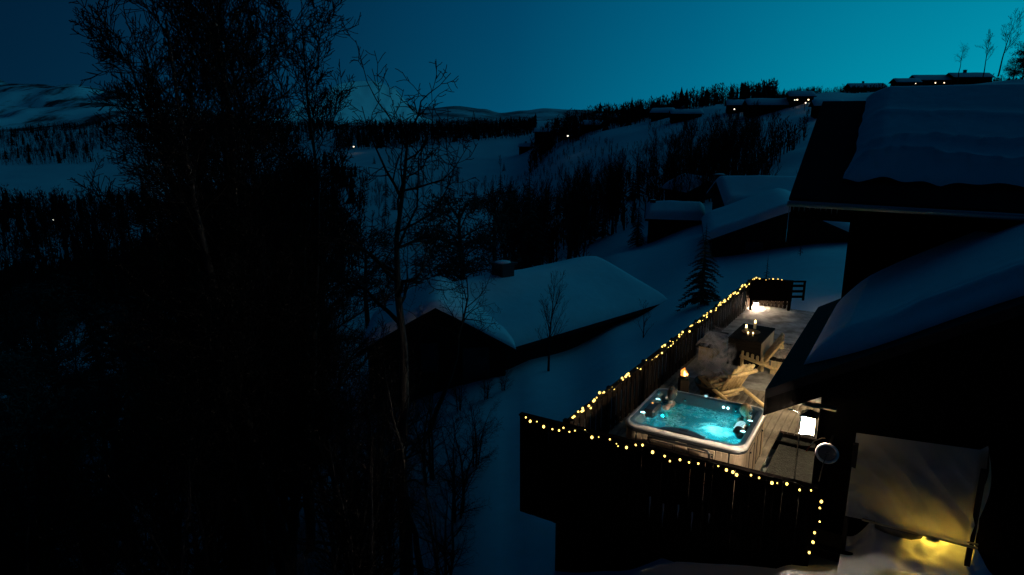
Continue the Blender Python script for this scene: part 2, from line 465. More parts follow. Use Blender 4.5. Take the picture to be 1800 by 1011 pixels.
def H0(x, y):
    yy = max(y, 0.0)
    t = x / max(y, 7.0)
    i, f = _idx(TC, t); j, g = _idx(TY, yy)
    f = f * f * (3 - 2 * f) * .5 + f * .5
    def colz(c):
        c = max(0, min(len(TC) - 1, c)); z = TZ[c]
        n = len(z)
        return z[j] * (1 - g) + z[min(n - 1, j + 1)] * g
    return _cub(colz(i - 1), colz(i), colz(i + 1), colz(i + 2), f)
def H(x, y):
    z = H0(x, y)
    a = min(1.0, max(0, y) / 60.0)
    z += noise.noise(Vector((x * .09, y * .09, 3.1))) * (.25 + a * .5)
    z += noise.noise(Vector((x * .45, y * .45, 7.7))) * .07
    z += noise.noise(Vector((x * .02, y * .02, 1.3))) * a * 1.4
    e = math.exp(-((x - 5.95) ** 2 + (y - 8.85) ** 2) / 1.3)      # snow shovelled up beside the deck
    z += (.02 - z) * e if z < .02 else 0
    return z

g = MB()
NU, NV = 300, 260
def yv(q):
    # denser close by
    return -14 + 26 * q + 860 * q ** 3.4
def gfn(p, q):
    y = yv(q)
    x = (p * 2 - 1) * 1.45 * (max(y, 0) + 14)
    return (x, y, H(x, y))
g.grid(gfn, NU, NV)
ground = g.build('snow_ground', M['snow'])
tag(ground, kind='structure')

# valley floor running on to the foot of the mountains
g = MB()
g.grid(lambda p, q: ((p * 2 - 1) * 9000, 500 + q * 12000, -38 + noise.noise(Vector((p * 9, q * 9, 0))) * 2), 40, 40)
tag(g.build('valley_floor', M['mountain_near']), kind='structure')

def mountain(name, prof, y0, depth, matname, rough, seed, foot=-38, nu=150, nv=70, flank=None, skew=0.0):
    # prof: image columns and skyline rows of the ridge, which stands at distance y0
    us = [p[0] for p in prof]
    def top(u):
        i, f = _idx(us, u); f = f * f * (3 - 2 * f)
        v = prof[i][1] * (1 - f) + prof[i + 1][1] * f
        return at_y(u, v, y0)
    m = MB()
    u0, u1 = us[0], us[-1]
    xm = top(u1).x
    def fn(p, q):
        P = top(u0 + (u1 - u0) * p)
        s = q * 2 - 1                      # -1 foot in front, 0 ridge, 1 foot behind
        k = max(0.0, 1 - abs(s)) ** 1.15
        y = y0 + s * depth + skew * (P.x - xm)
        x = P.x * (1 + s * depth / y0 * .35) * (y0 + skew * (P.x - xm)) / y0
        hgt = (P.z - CAMZ) * (y0 + skew * (P.x - xm)) / y0 + CAMZ - foot
        n = fbm(x * rough, y * rough, seed, 6)
        n2 = 1 - abs(fbm(x * rough * 1.7, y * rough * 1.7, seed + 9, 5)) * 2
        z = foot + hgt * k + (n * .24 + (n2 - .5) * .14) * hgt * min(1, k * 2.2) * (1 if abs(s) > .02 else .35)
        z = min(z, foot + hgt * (1.0 + .01 * n)) if abs(s) > .02 else z
        return (x, y, z)
    m.grid(fn, nu, nv)
    o = m.build(name, M[matname])
    if flank:      # one side of the ridge is bare rock and wood
        o.data.materials.append(M['mountain_wood'])
        for f in o.data.polygons:
            if flank(f.center): f.material_index = 1
    return tag(o, kind='structure')
mountain('mountain_left', [(-700, 112), (-300, 104), (-60, 116), (-10, 131), (14, 144), (60, 146), (95, 152), (120, 147), (150, 153), (178, 168), (205, 160), (240, 166), (330, 186), (430, 205), (560, 222)], 1700, 900, 'mountain_near', .0022, 1.0)
mountain('mountain_peak', [(420, 225), (500, 196), (560, 160), (610, 143), (655, 141), (692, 155), (718, 184), (747, 207), (775, 222), (830, 232), (900, 238)], 2600, 620, 'mountain_peak', .0016, 4.0, nu=220, nv=120, skew=1.6, flank=lambda c: c.x > -.172 * c.y + 1.15 * (105 + .0 - c.z) + 40 * noise.noise(Vector((c.x * .01, c.y * .01, c.z * .02))))
mountain('mountain_range', [(600, 210), (700, 200), (760, 190), (800, 187), (850, 192), (880, 199), (920, 195), (960, 190), (1000, 192), (1080, 196), (1200, 200), (1400, 205)], 5200, 1500, 'mountain_far', .0007, 7.0)

# ------------------------------------------------------------------ trees
def grow(seed, height, r0, levels=3, kids=(14, 7, 5), spread=.75, up=.25, wander=.16, start=.25, lean=(0, 0), ratio=.55, seglen=None, stems=1, droop=0.0, minr=.0035, blen=1.0):
    rng = random.Random(seed)
    tr = MB(); cr = MB()
    def rv():
        return Vector((rng.uniform(-1, 1), rng.uniform(-1, 1), rng.uniform(-1, 1)))
    def branch(p, d, length, r, lev):
        n = max(3, int([9, 6, 4, 3][min(lev, 3)]))
        pts = [p.copy()]; rad = [r]
        for i in range(n):
            w = wander * (1.0 if lev else .55)
            d = (d + rv() * w + Vector((0, 0, up * (.35 if lev else .5) - droop * lev * .25 * (i / n)))).normalized()
            p = p + d * (length / n)
            pts.append(p.copy()); rad.append(max(minr, r * (1 - .86 * (i + 1) / n)))
        sides = (9, 5, 3, 3)[min(lev, 3)]
        (tr if lev == 0 else cr).tube(pts, rad, sides, caps=(lev < 1))
        if lev >= levels: return
        k = kids[lev]
        for c in range(k):
            t = (start if lev == 0 else .18) + (1 - (start if lev == 0 else .18)) * (c + rng.random()) / k
            t = min(t, .985)
            i = int(t * n); f = t * n - i
            q = pts[i].lerp(pts[min(n, i + 1)], f)
            dd = (pts[min(n, i + 1)] - pts[i]).normalized()
            side = dd.orthogonal().normalized()
            side = Matrix.Rotation(rng.uniform(0, 2 * math.pi), 3, dd) @ side
            nd = (dd * (1 - spread * .55) + side * spread * rng.uniform(.7, 1.2)).normalized()
            rr = rad[i] * ratio * rng.uniform(.7, 1.1)
            ln = length * (1 - t * .55) * rng.uniform(.35, .62) * (1.0 if lev else .85 * blen)
            branch(q, nd, ln, max(minr, rr), lev + 1)
    for s in range(stems):
        a = rng.uniform(0, 6.28)
        off = Vector((math.cos(a), math.sin(a), 0)) * (.0 if stems == 1 else rng.uniform(.1, .45))
        ln = Vector((lean[0] + (math.cos(a) * .09 if stems > 1 else 0), lean[1] + (math.sin(a) * .09 if stems > 1 else 0), 1)).normalized()
        branch(off + Vector((0, 0, -.3)), ln, height * rng.uniform(.85, 1.0) if s else height, r0 * (rng.uniform(.6, .95) if s else 1), 0)
    return tr, cr

def tree(name, label, loc, parts, rz=0.0, scale=1.0, group=None, crown_name='crown', crown_mat='twig', cat='tree'):
    t = thing(name, label, cat, loc, rz, group)
    t.scale = scale if isinstance(scale, tuple) else (scale,) * 3
    link('trunk', parts[0], t); link(crown_name, parts[1], t)
    return t

def meshes(tr_cr, name, m2='twig'):
    return (tr_cr[0].mesh(name + '_trunk', M['bark']), tr_cr[1].mesh(name + '_crown', M[m2]))

def conifer(seed, h, w, n=70, droop=.35, bushy=1.0):
    rng = random.Random(seed)
    tr = MB(); cr = MB()
    tr.tube([(0, 0, -.2), (0, 0, h * .5), (0, 0, h)], [h * .02, h * .012, .004], 6)
    for i in range(n):
        t = (i + .5) / n
        z = h * (.08 + .9 * t)
        L_ = w * (1 - t) ** .85 * rng.uniform(.65, 1.1) + .04 * w
        a = i * 2.4 + rng.uniform(-.4, .4)
        d = Vector((math.cos(a), math.sin(a), 0)); s = Vector((-d.y, d.x, 0))
        m = 7
        for k in range(m):
            f = (k + .5) / m
            p = d * (L_ * f) + Vector((0, 0, z - droop * L_ * f * f + .05 * L_ * math.sin(f * 5)))
            sz = L_ * .30 * (1.15 - f * .7) * bushy
            for sgn in (-1, 1):
                tip = p + d * sz * rng.uniform(.5, .9) + s * sgn * sz * rng.uniform(.5, 1.1) + Vector((0, 0, -sz * rng.uniform(0, .5)))
                b1 = p + d * sz * .25 + Vector((0, 0, sz * .1)); b2 = p - d * sz * .35
                cr.add([b1, b2, tip], [(0, 1, 2)])
            cr.add([p - d * sz * .5 + Vector((0, 0, sz * .28)), p - d * sz * .5 - Vector((0, 0, sz * .2)), p + d * sz * .9], [(0, 1, 2)])
    return tr, cr

def pine(seed, h, w, clumps=26, per=90):
    rng = random.Random(seed)
    tr = MB(); cr = MB()
    tr.tube([(0, 0, -.3), (.1, 0, h * .4), (-.1, .05, h * .75), (0, 0, h * .95)], [h * .028, h * .022, h * .014, .02], 7)
    for c in range(clumps):
        z = h * rng.uniform(.3, .98); a = rng.uniform(0, 6.28)
        rr = w * (1 - ((z / h - .55) / .55) ** 2) ** .5 if abs(z / h - .55) < .55 else w * .3
        q = Vector((math.cos(a), math.sin(a), 0)) * rr * rng.uniform(.3, 1.0) + Vector((0, 0, z))
        tr.tube([(0, 0, z * .85), q * .6 + Vector((0, 0, z * .38)), q], [h * .008, h * .006, .01], 4, caps=False)
        cs = w * rng.uniform(.22, .42)
        for k in range(per):
            o = Vector((rng.gauss(0, 1), rng.gauss(0, 1), rng.gauss(0, .6))) * cs * .5
            dr = Vector((rng.gauss(0, 1), rng.gauss(0, 1), rng.gauss(.4, .8))).normalized()
            sd = dr.orthogonal().normalized() * cs * .05
            p = q + o
            cr.add([p - sd, p + sd, p + dr * cs * rng.uniform(.25, .5)], [(0, 1, 2)])
    return tr, cr

# --- great bare birches at the left, close to the camera
def gz(x, y, d=0.0):
    return H(x, y) - d
bigA = meshes(grow(11, 17.0, .17, 3, (46, 16, 8), spread=.66, up=.30, wander=.24, start=.24, ratio=.42, stems=3, minr=.0075, blen=.58), 'birch_a')
bigB = meshes(grow(23, 16.0, .16, 3, (46, 16, 8), spread=.70, up=.27, wander=.26, start=.22, ratio=.42, stems=3, minr=.0075, blen=.55), 'birch_b')
bigC = meshes(grow(37, 13.5, .17, 3, (44, 15, 8), spread=.70, up=.27, wander=.26, start=.20, ratio=.44, minr=.0075, blen=.55), 'birch_c')
gnarl = meshes(grow(5, 11.0, .17, 3, (15, 8, 5), spread=.92, up=.14, wander=.36, start=.60, ratio=.62, minr=.008), 'gnarled')
shrubM = meshes(grow(71, 5.2, .07, 3, (14, 8, 4), spread=.7, up=.2, wander=.26, start=.12, ratio=.6, stems=4), 'shrub')
def put(u, y):
    # a spot on the ground in image column u at distance y
    x = (u - 900) / FPX * y / .985
    return x
def near_tree(name, label, u, y, data, rz, s, dz=0.0):
    x = put(u, y)
    return tree(name, label, (x, y, H(x, y) - .2 + dz), data, rz, s)
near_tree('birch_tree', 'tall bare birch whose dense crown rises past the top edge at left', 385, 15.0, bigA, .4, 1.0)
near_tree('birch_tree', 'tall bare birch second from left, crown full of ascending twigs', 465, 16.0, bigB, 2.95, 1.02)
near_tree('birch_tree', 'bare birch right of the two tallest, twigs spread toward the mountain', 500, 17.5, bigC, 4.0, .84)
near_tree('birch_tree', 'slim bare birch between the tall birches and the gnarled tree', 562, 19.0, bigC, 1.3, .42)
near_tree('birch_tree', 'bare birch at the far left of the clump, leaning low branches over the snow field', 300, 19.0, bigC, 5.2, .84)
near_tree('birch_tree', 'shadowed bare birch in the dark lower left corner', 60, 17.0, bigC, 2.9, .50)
near_tree('gnarled_tree', 'gnarled bare tree with twisted open crown standing against the snowy peak', 688, 13.0, gnarl, .7, 1.02)
near_tree('gnarled_tree', 'low gnarled tree with drooping branches below the neighbouring cabin', 720, 14.0, gnarl, 3.6, .52)
near_tree('gnarled_tree', 'crooked bare tree spreading branches in front of the snowy cabin roof', 742, 22.0, gnarl, 5.3, .58)
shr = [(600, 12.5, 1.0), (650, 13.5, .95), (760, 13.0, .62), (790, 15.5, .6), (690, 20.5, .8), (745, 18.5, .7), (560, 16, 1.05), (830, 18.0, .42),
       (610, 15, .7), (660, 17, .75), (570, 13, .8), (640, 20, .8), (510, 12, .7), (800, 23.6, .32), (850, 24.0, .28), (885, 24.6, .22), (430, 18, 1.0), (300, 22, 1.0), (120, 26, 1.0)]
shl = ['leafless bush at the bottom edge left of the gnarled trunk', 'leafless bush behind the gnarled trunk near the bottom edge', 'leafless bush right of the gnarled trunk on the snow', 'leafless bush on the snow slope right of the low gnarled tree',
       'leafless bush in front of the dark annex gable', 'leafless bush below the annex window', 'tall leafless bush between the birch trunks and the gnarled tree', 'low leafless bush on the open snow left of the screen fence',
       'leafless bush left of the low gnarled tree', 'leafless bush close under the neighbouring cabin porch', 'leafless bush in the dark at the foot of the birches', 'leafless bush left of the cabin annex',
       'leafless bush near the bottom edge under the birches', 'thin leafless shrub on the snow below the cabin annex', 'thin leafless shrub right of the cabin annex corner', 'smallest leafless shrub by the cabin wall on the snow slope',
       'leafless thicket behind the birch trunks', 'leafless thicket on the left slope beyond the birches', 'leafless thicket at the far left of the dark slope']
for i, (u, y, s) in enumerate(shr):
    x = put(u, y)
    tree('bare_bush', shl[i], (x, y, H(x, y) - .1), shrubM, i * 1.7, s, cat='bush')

# --- trees round the neighbouring cabin and the deck
spr = meshes(conifer(3, 3.3, 1.05, 80), 'spruce', 'needles')
smallbare = meshes(grow(91, 4.0, .055, 3, (18, 8, 4), spread=.5, up=.42, wander=.14, start=.22, ratio=.55), 'smallbare')
sapling = meshes(grow(55, 2.0, .035, 2, (12, 6), spread=.55, up=.2, wander=.2, start=.2), 'sapling')
firsap = meshes(conifer(8, 1.5, .28, 26), 'firsap', 'needles')
x = put(1240, 29.0); tree('spruce_tree', 'young dark spruce standing just outside the string lit fence', (x, 29.0, H(x, 29.0) - .25), spr, 0.3, 1.15)
x = put(968, 26.6); tree('young_birch', 'slender leafless young birch in front of the long snowy cabin roof', (x, 26.6, H(x, 26.6) - .1), smallbare, 0, 1.0)
x = put(1137, 27.0); tree('sapling', 'small leaning leafless sapling on the snow left of the spruce', (x, 27.0, H(x, 27.0) - .1), sapling, 1, .9)
x = put(1352, 31.0); tree('fir_sapling', 'thin little fir sapling in the snow behind the deck end', (x, 31.0, H(x, 31.0)), firsap, 1, .8)
x = put(1408, 36.0); tree('fir_sapling', 'small fir sapling on the snow below the big neighbouring gable', (x, 36.0, H(x, 36.0)), firsap, 2, .7)

# --- pines and mixed wood behind the cabin, birch wood on the slope below the village
pineA = meshes(pine(4, 8.0, 3.0, 34, 110), 'pine_a', 'needles')
pineB = meshes(pine(9, 10.5, 2.6, 34, 110), 'pine_b', 'needles')
spB = meshes(conifer(17, 9.5, 2.3, 90, bushy=1.1), 'spruce_b', 'needles')
for i, (u, y, d, s, lab) in enumerate([
    (810, 44, pineA, 1.0, 'broad dark pine behind the neighbouring cabin roof'),
    (930, 56, spB, 1.0, 'dark spruce behind the neighbouring cabin chimney'),
    (870, 60, pineB, .8, 'tall dark pine at the near edge of the snow field'),
    (640, 48, pineA, .9, 'broad dark pine below the gnarled tree'),
    (560, 40, pineB, .9, 'dark pine behind the slim birch'),
    (470, 50, pineA, 1.2, 'broad dark pine behind the tall birches'),
    (330, 60, pineB, 1.2, 'dark pine at the near edge of the left snow field'),
    (200, 46, pineA, 1.1, 'broad dark pine on the lower left slope'),
    (60, 52, pineB, 1.1, 'dark pine on the slope at the left edge'),
    (730, 38, spB, .62, 'small dark spruce left of the cabin gable'),
    (1120, 62, spB, .45, 'little dark spruce beside the small snowy shed'),
    (1000, 66, pineB, .62, 'dark pine below the left end of the village')]):
    x = put(u, y)
    nm = 'spruce_tree' if d is spB else 'pine_tree'
    tree(nm, lab, (x, y, H(x, y) - .3), d, i * 1.1, s)

farB1 = meshes(grow(101, 9.0, .10, 2, (20, 9), spread=.5, up=.5, wander=.14, start=.2, ratio=.5, minr=.018), 'far_birch_a')
farB2 = meshes(grow(102, 8.0, .09, 2, (22, 9), spread=.62, up=.4, wander=.2, start=.15, ratio=.5, minr=.018), 'far_birch_b')
farS = meshes(conifer(103, 8.5, 1.9, 44, bushy=1.5), 'far_spruce', 'needles')
rng = random.Random(77)
birch_n = 0
def keep_clear(x, y):
    for (cx, cy, r) in CLEAR:
        if (x - cx) ** 2 + (y - cy) ** 2 < r * r: return False
    return True
CLEAR = [(2.5, 32, 9), (15, 46, 10), (14, 64, 8)]
def scatter(n, u0, u1, y0, y1, datas, label, group, name, s0, s1, dens=None):
    k = 0; tries = 0
    while k < n and tries < n * 30:
        tries += 1
        y = y0 * (y1 / y0) ** rng.random(); u = rng.uniform(u0, u1)
        if dens and rng.random() > dens(u, y): continue
        x = put(u, y)
        if not keep_clear(x, y): continue
        tree(name, label, (x, y, H(x, y) - .3), rng.choice(datas), rng.uniform(0, 6.28), rng.uniform(s0, s1), group)
        k += 1
def slope_d(u, y):
    return .15 + .85 * (noise.noise(Vector((u * .012, y * .05, 2))) > -.08)
scatter(120, 880, 1330, 58, 104, [farB1, farB2], 'bare birch of the wood on the slope below the village', 'birch wood below the village', 'birch_tree', .6, .95, slope_d)
scatter(26, 880, 1200, 66, 120, [farS], 'dark spruce among the birches below the village', 'spruces below the village', 'spruce_tree', .5, .85)
scatter(26, 640, 900, 150, 330, [farB1, farS], 'small tree dotted over the wide snow field', 'trees on the snow field', 'field_tree', .45, .9)
scatter(34, -150, 600, 17, 58, [pineA, pineB, spB], 'dark conifer in the black wood on the lower left slope', 'conifers on the lower left slope', 'pine_tree', .45, .85)
scatter(40, -100, 640, 13, 50, [smallbare, shrubM], 'leafless tree in the black wood on the lower left slope', 'leafless trees on the lower left slope', 'bare_tree', .8, 1.5)
scatter(90, -250, 640, 55, 190, [farB1, farB2, farB1, farS], 'bare tree in the dark wood on the left slope', 'wood on the left slope', 'birch_tree', .8, 1.3)

# village skyline trees
skyA = meshes(grow(201, 11, .16, 3, (13, 7, 4), spread=.6, up=.35, wander=.2, start=.38, ratio=.55, minr=.02), 'sky_a')
for (u, v, y, h, lab, d, rz) in [
    (1683, 146, 185, .50, 'flat topped bare tree on the skyline above the house roof', gnarl, 0),
    (1728, 134, 182, .60, 'middle bare tree of three on the skyline at right', skyA, 2.0),
    (1755, 132, 180, .82, 'tallest bare tree on the skyline near the right edge', skyA, 0.6)]:
    p = at_y(u, v, y)
    tree('skyline_tree', lab, p, d, rz, h * 1.5 if d is not gnarl else .85)
for i, (u, v, y, s) in enumerate([(1795, 150, 170, 1.0), (1780, 148, 175, .75), (1815, 140, 168, 1.25)]):
    p = at_y(u, v, y)
    tree('pine_tree', ['bushy dark pine at the right edge of the skyline', 'lower bushy pine left of the right edge pine on the skyline', 'tallest bushy pine cut by the right edge of the skyline'][i], p, pineA, i, s)

# far woods that read as one mass
def wood(name, spots, seed, label):
    r = random.Random(seed); m = MB()
    for (x, y, z, h, kind) in spots:
        if kind == 0:        # spruce: three uneven tiers
            for t in range(3):
                w = h * (.24 - .06 * t) * r.uniform(.8, 1.2); z0 = z + h * (.05 + .28 * t); a0 = r.uniform(0, 1)
                vs = [(x + math.cos(a0 + k * 1.2566) * w * r.uniform(.6, 1.2), y + math.sin(a0 + k * 1.2566) * w, z0) for k in range(5)] + [(x, y, z0 + h * .42)]
                m.add(vs, [(k, (k + 1) % 5, 5) for k in range(5)])
        else:                # bare birch: a sheaf of slivers
            b = h * .02
            m.add([(x - b, y, z), (x + b, y, z), (x, y, z + h * .9)], [(0, 1, 2)])
            for t in range(15):
                a = r.uniform(0, 6.28); f = r.uniform(.14, .82)
                c = Vector((math.cos(a), math.sin(a), 0)); sd = Vector((-c.y, c.x, 0)) * b
                ln = h * r.uniform(.10, .26) * (1.15 - abs(f - .4))
                p0 = Vector((x, y, z + h * f)); p1 = p0 + c * ln * r.uniform(.5, 1.0) + Vector((0, 0, ln * r.uniform(.5, 1.2))); pm = (p0 + p1) / 2 + c * ln * .15
                m.add([p0, pm + sd, p1, pm - sd], [(0, 1, 2, 3)])
    return tag(m.build(name, M['twig']), label, 'wood', kind='stuff')
r = random.Random(5)
sp = []
for i in range(7500):      # dark ridge beyond the snow field
    u = r.uniform(-350, 940); y = r.uniform(425, 640) if u > 600 else r.uniform(500, 980)
    x = put(u, y); 
    if u < 600 and noise.noise(Vector((x * .010, y * .006, 15))) < -.14: continue
    sp.append((x, y, H(x, y) - 1, r.uniform(6, 11), 0 if r.random() < .05 else 1))
for i in range(7000):
    u = r.uniform(-300, 650); y = r.uniform(75, 312)
    if u > 430 and r.random() < (u - 430) / 240 + .25 * noise.noise(Vector((u * .03, y * .02, 2))): continue
    x = put(u, y)
    if noise.noise(Vector((x * .03, y * .03, 5))) > -.34: sp.append((x, y, H(x, y) - 1, r.uniform(5, 9), 0 if r.random() < .06 else 1))
wood('far_wood', sp, 6, 'dark wooded ridge beyond the snow fields at left')
sp = []
for i in range(3200):      # along the village crest
    u = r.uniform(930, 1760); y = r.uniform(238, 330)
    x = put(u, y)
    if noise.noise(Vector((u * .02, y * .03, 9))) > -.22: sp.append((x, y, H(x, y) - 1, r.uniform(3.5, 8.5) * (1.15 if u < 1340 else .55), 0 if r.random() < .04 else 1))
wood('crest_wood', sp, 8, 'trees and scrub along the village crest on the skyline')
sp = []
for i in range(5200):      # scrub on the slopes
    u = r.uniform(620, 1400); y = r.uniform(60, 250)
    x = put(u, y)
    if u < 880 and y < 110: continue
    if noise.noise(Vector((u * .015, y * .04, 21))) > (-.12 if y < 125 else -.02) and keep_clear(x, y): sp.append((x, y, H(x, y) - .2, r.uniform(1.5, 5.0) if u > 880 and y < 125 else r.uniform(1.0, 2.6), 1))
wood('slope_scrub', sp, 9, 'leafless scrub scattered over the snowy slope below the village')

# ------------------------------------------------------------------ cabins
def snow_cap(L_, W_, zr, rise, thick, nx=30, ny=26, seed=0.0, x0=-1.0, x1=1.0, trim=0.0, amp=.05):
    m = MB()
    Wh = W_ / 2
    def fn(p, q):
        s = x0 + (x1 - x0) * p
        X = s * Wh; Y = (q - .5) * (L_ - 2 * trim)
        ex = min(abs(X - x0 * Wh), abs(X - x1 * Wh)) if x0 > -1 and x1 < 1 else (Wh - abs(X))
        ey = (L_ / 2 - trim) - abs(Y)
        d = max(0.0, min(ex, ey))
        t = thick * min(1.0, d / .42) ** .5
        zb = zr - rise * (math.sqrt(s * s + .004) - .02)
        n = noise.noise(Vector((X * .8, Y * .8, seed))) * amp + noise.noise(Vector((X * .25, Y * .25, seed + 4))) * amp * 2
        return (X, Y, zb + .012 + t + n * min(1, d / .5))
    def warp(f):
        return lambda p, q: f(.5 - .5 * math.cos(math.pi * p), .5 - .5 * math.cos(math.pi * q))
    m.grid(warp(fn), nx, ny)
    return m

def gable_house(t, L_, W_, wh, pitch, ov=.5, snow=.45, wallm='dark_timber', foot=1.5, chim=None, wins=(), seed=0.0, detail=True):
    # ridge along local Y, floor centre at the origin
    wl, ww = L_ - 2 * ov, W_ - 2 * ov
    rise = math.tan(pitch) * W_ / 2
    zr = wh + rise
    zg = zr - (ww / 2) * math.tan(pitch) * 0
    m = MB()
    a, b = ww / 2, wl / 2
    ze = zr - math.tan(pitch) * a - .1
    vs = [(-a, -b, -foot), (a, -b, -foot), (a, b, -foot), (-a, b, -foot), (-a, -b, ze), (a, -b, ze), (a, b, ze), (-a, b, ze), (0, -b, zr - .1), (0, b, zr - .1)]
    m.add(vs, [(0, 1, 5, 8, 4), (2, 3, 7, 9, 6), (1, 2, 6, 5), (3, 0, 4, 7), (3, 2, 1, 0)])
    m.build('wall', M[wallm], t)
    m = MB()
    th = .16
    for s in (-1, 1):
        p = [(0, -L_ / 2, zr), (s * W_ / 2, -L_ / 2, wh), (s * W_ / 2, L_ / 2, wh), (0, L_ / 2, zr)]
        q = [(x, y, z - th) for x, y, z in p]
        f = [(0, 1, 2, 3), (7, 6, 5, 4), (0, 4, 5, 1), (1, 5, 6, 2), (2, 6, 7, 3)]
        if s < 0: f = [tuple(reversed(k)) for k in f]
        m.add(p + q, f)
    roof = m.build('roof', M['roof_sheet'], t)
    if snow:
        snow_cap(L_, W_, zr, rise, snow, seed=seed, nx=30 if detail else 12, ny=26 if detail else 10).build('roof_snow', M['roof_snow'], t)
    if chim:
        m = MB(); cx, cy, cw, ch = chim
        m.cbox((cx, cy, zr - .3 + ch / 2), (cw, cw, ch + .6), .03); m.box((cx, cy, zr + ch + .04), (cw * 1.2, cw * 1.2, .09))
        c = m.build('chimney', M['plaster_grey'], t)
        m = MB(); m.ball((cx, cy, zr + ch + .08), cw * .5, 10, 6, (1, 1, .2)); m.build('chimney_snow', M['roof_snow'], t)
    for (side, px, pz, w_, h_, lit) in wins:
        m = MB(); g2 = MB()
        if side == 'front': c = Vector((px, -b - .02, pz)); ax = (1, 0)
        elif side == 'right': c = Vector((a + .02, px, pz)); ax = (0, 1)
        else: c = Vector((-a - .02, px, pz)); ax = (0, 1)
        def rect(mb, dx, dz, w, h, d):
            mb.box((c.x + ax[0] * dx, c.y + ax[1] * dx, c.z + dz), (w if ax[0] else d, w if ax[1] else d, h))
        fw = min(.08, w_ * .14)
        rect(m, -w_ / 2, 0, fw, h_ + fw, .08); rect(m, w_ / 2, 0, fw, h_ + fw, .08); rect(m, 0, h_ / 2, w_ - fw, fw, .08); rect(m, 0, -h_ / 2, w_ - fw, fw, .08)
        if detail: rect(m, 0, 0, fw * .6, h_ - fw, .06); rect(m, -w_ / 4 - fw * .08, 0, w_ / 2 - fw * .9, fw * .5, .05); rect(m, w_ / 4 + fw * .08, 0, w_ / 2 - fw * .9, fw * .5, .05)
        wo = m.build('window', M['window_frame'], t)
        rect(g2, 0, 0, w_ - fw, h_ - fw, .03)
        g2.build('pane', M['window_lit'] if lit else M['window_glass'], wo)
    return zr

# the long neighbouring cabin below the deck
D47 = R(47.5)
E1 = Vector((-.28, 26.5)); Dv = Vector((math.sin(D47), math.cos(D47))); Pv = Vector((-Dv.y, Dv.x))
cc = E1 + Dv * 5.6 + Pv * 4.6
cab = thing('neighbour_cabin', 'long dark timber cabin with deep snow on its roof below the deck', 'cabin', (cc.x, cc.y, -4.85), -D47)
gable_house(cab, 11.2, 9.2, 2.05, R(17), ov=.55, snow=.42, foot=2.0, chim=(.0, -1.6, .8, .9), wins=[('front', 1.4, 1.5, .9, .9, False)], seed=2.0)
# annex with its gable turned to the camera
ax_ = thing('cabin_annex', 'dark gabled annex in front of the long snowy cabin', 'cabin', (-3.15, 28.4, -4.75), R(4))
gable_house(ax_, 5.0, 6.3, 2.1, R(30), ov=.4, snow=.3, foot=1.5, wins=[('front', -.3, 1.75, .62, 1.15, False), ('front', 1.55, 1.35, 1.0, 1.5, False)], seed=5.0)

# big neighbouring cabin beyond the deck end: long wing and a gable towards us
p = at_y(1395, 470, 42)
cb2 = thing('gabled_cabin', 'big dark cabin with snow edged gable beyond the end of the deck', 'cabin', (p.x + .9, 46.5, -3.5), R(-14))
gable_house(cb2, 10, 10.5, 2.2, R(23), ov=.5, snow=.5, foot=2, wins=[('front', -2.2, 1.75, .95, .95, False)], seed=8.0)
p = at_y(1345, 400, 56)
cb3 = thing('long_cabin', 'dark cabin with a broad flat snow roof and tall chimney behind the gabled cabin', 'cabin', (p.x + 1.8, 57.5, -3.0), R(84))
gable_house(cb3, 11, 8.5, 2.6, R(20), ov=.5, snow=.55, foot=3, chim=(1.2, 5.0, .85, .4), seed=9.0)
p = at_y(1190, 385, 62)
cb4 = thing('small_cabin', 'small cabin with rounded snow roof left of the tall chimney', 'cabin', (p.x, 63, -4.0), R(78))
gable_house(cb4, 5.2, 4.6, 1.5, R(22), ov=.3, snow=.55, foot=2.5, chim=(-.2, 2.0, .5, .5), seed=11.0)
p = at_y(1228, 350, 74)
cb5 = thing('small_cabin', 'half hidden snow roofed shed behind the small cabin', 'cabin', (p.x, 76, -3.0), R(20))
gable_house(cb5, 5, 5.2, 1.6, R(24), ov=.3, snow=.5, foot=2.5, seed=12.0)

# the village on the crest
VH = [  # u, v of the floor, distance, length, width, rotation, lit windows, label
 (928, 231, 235, 9, 7, 80, 0, 'leftmost snow roofed house of the village crest'),
 (962, 232, 225, 13, 8, 82, 0, 'wide snow roofed house near the left end of the village'),
 (972, 240, 205, 8, 6, 70, 0, 'lower house in front of the wide one near the left end'),
 (1042, 229, 220, 9, 7, 60, 0, 'house with bright snow roof below the tall crest trees'),
 (1070, 217, 240, 13, 8, 85, 0, 'long snow roofed house left of the crest treetops'),
 (1165, 209, 215, 9, 7, 65, 0, 'house with a bright snow roof beside the yellow lit window house'),
 (1205, 212, 205, 12, 6, 86, 0, 'low dark house right of the bright snow roof'),
 (1146, 199, 235, 9, 7, 85, 1, 'dark house with a small yellow lit window under the trees'),
 (1350, 199, 190, 16, 9, 84, 0, 'broad dark house on the crest above the open snow slope'),
 (1296, 198, 210, 9, 8, 80, 1, 'dark house with a white porch light right of the tall trees'),
 (1405, 184, 215, 10, 8, 82, 2, 'dark house with two lit windows on the crest'),
 (1452, 204, 165, 9, 7, 80, 2, 'dark house with a pair of bright lit windows beside the house roof edge'),
 (1520, 160, 185, 17, 11, 83, 0, 'large dark house standing out against the sky above the roof corner'),
 (1590, 157, 205, 9, 7, 85, 0, 'low dark house right of the large skyline house'),
 (1640, 153, 195, 15, 9, 84, 2, 'dark skyline house with small lit windows left of the bare trees'),
 (1700, 148, 200, 14, 8, 86, 0, 'low dark house under the three bare skyline trees')]
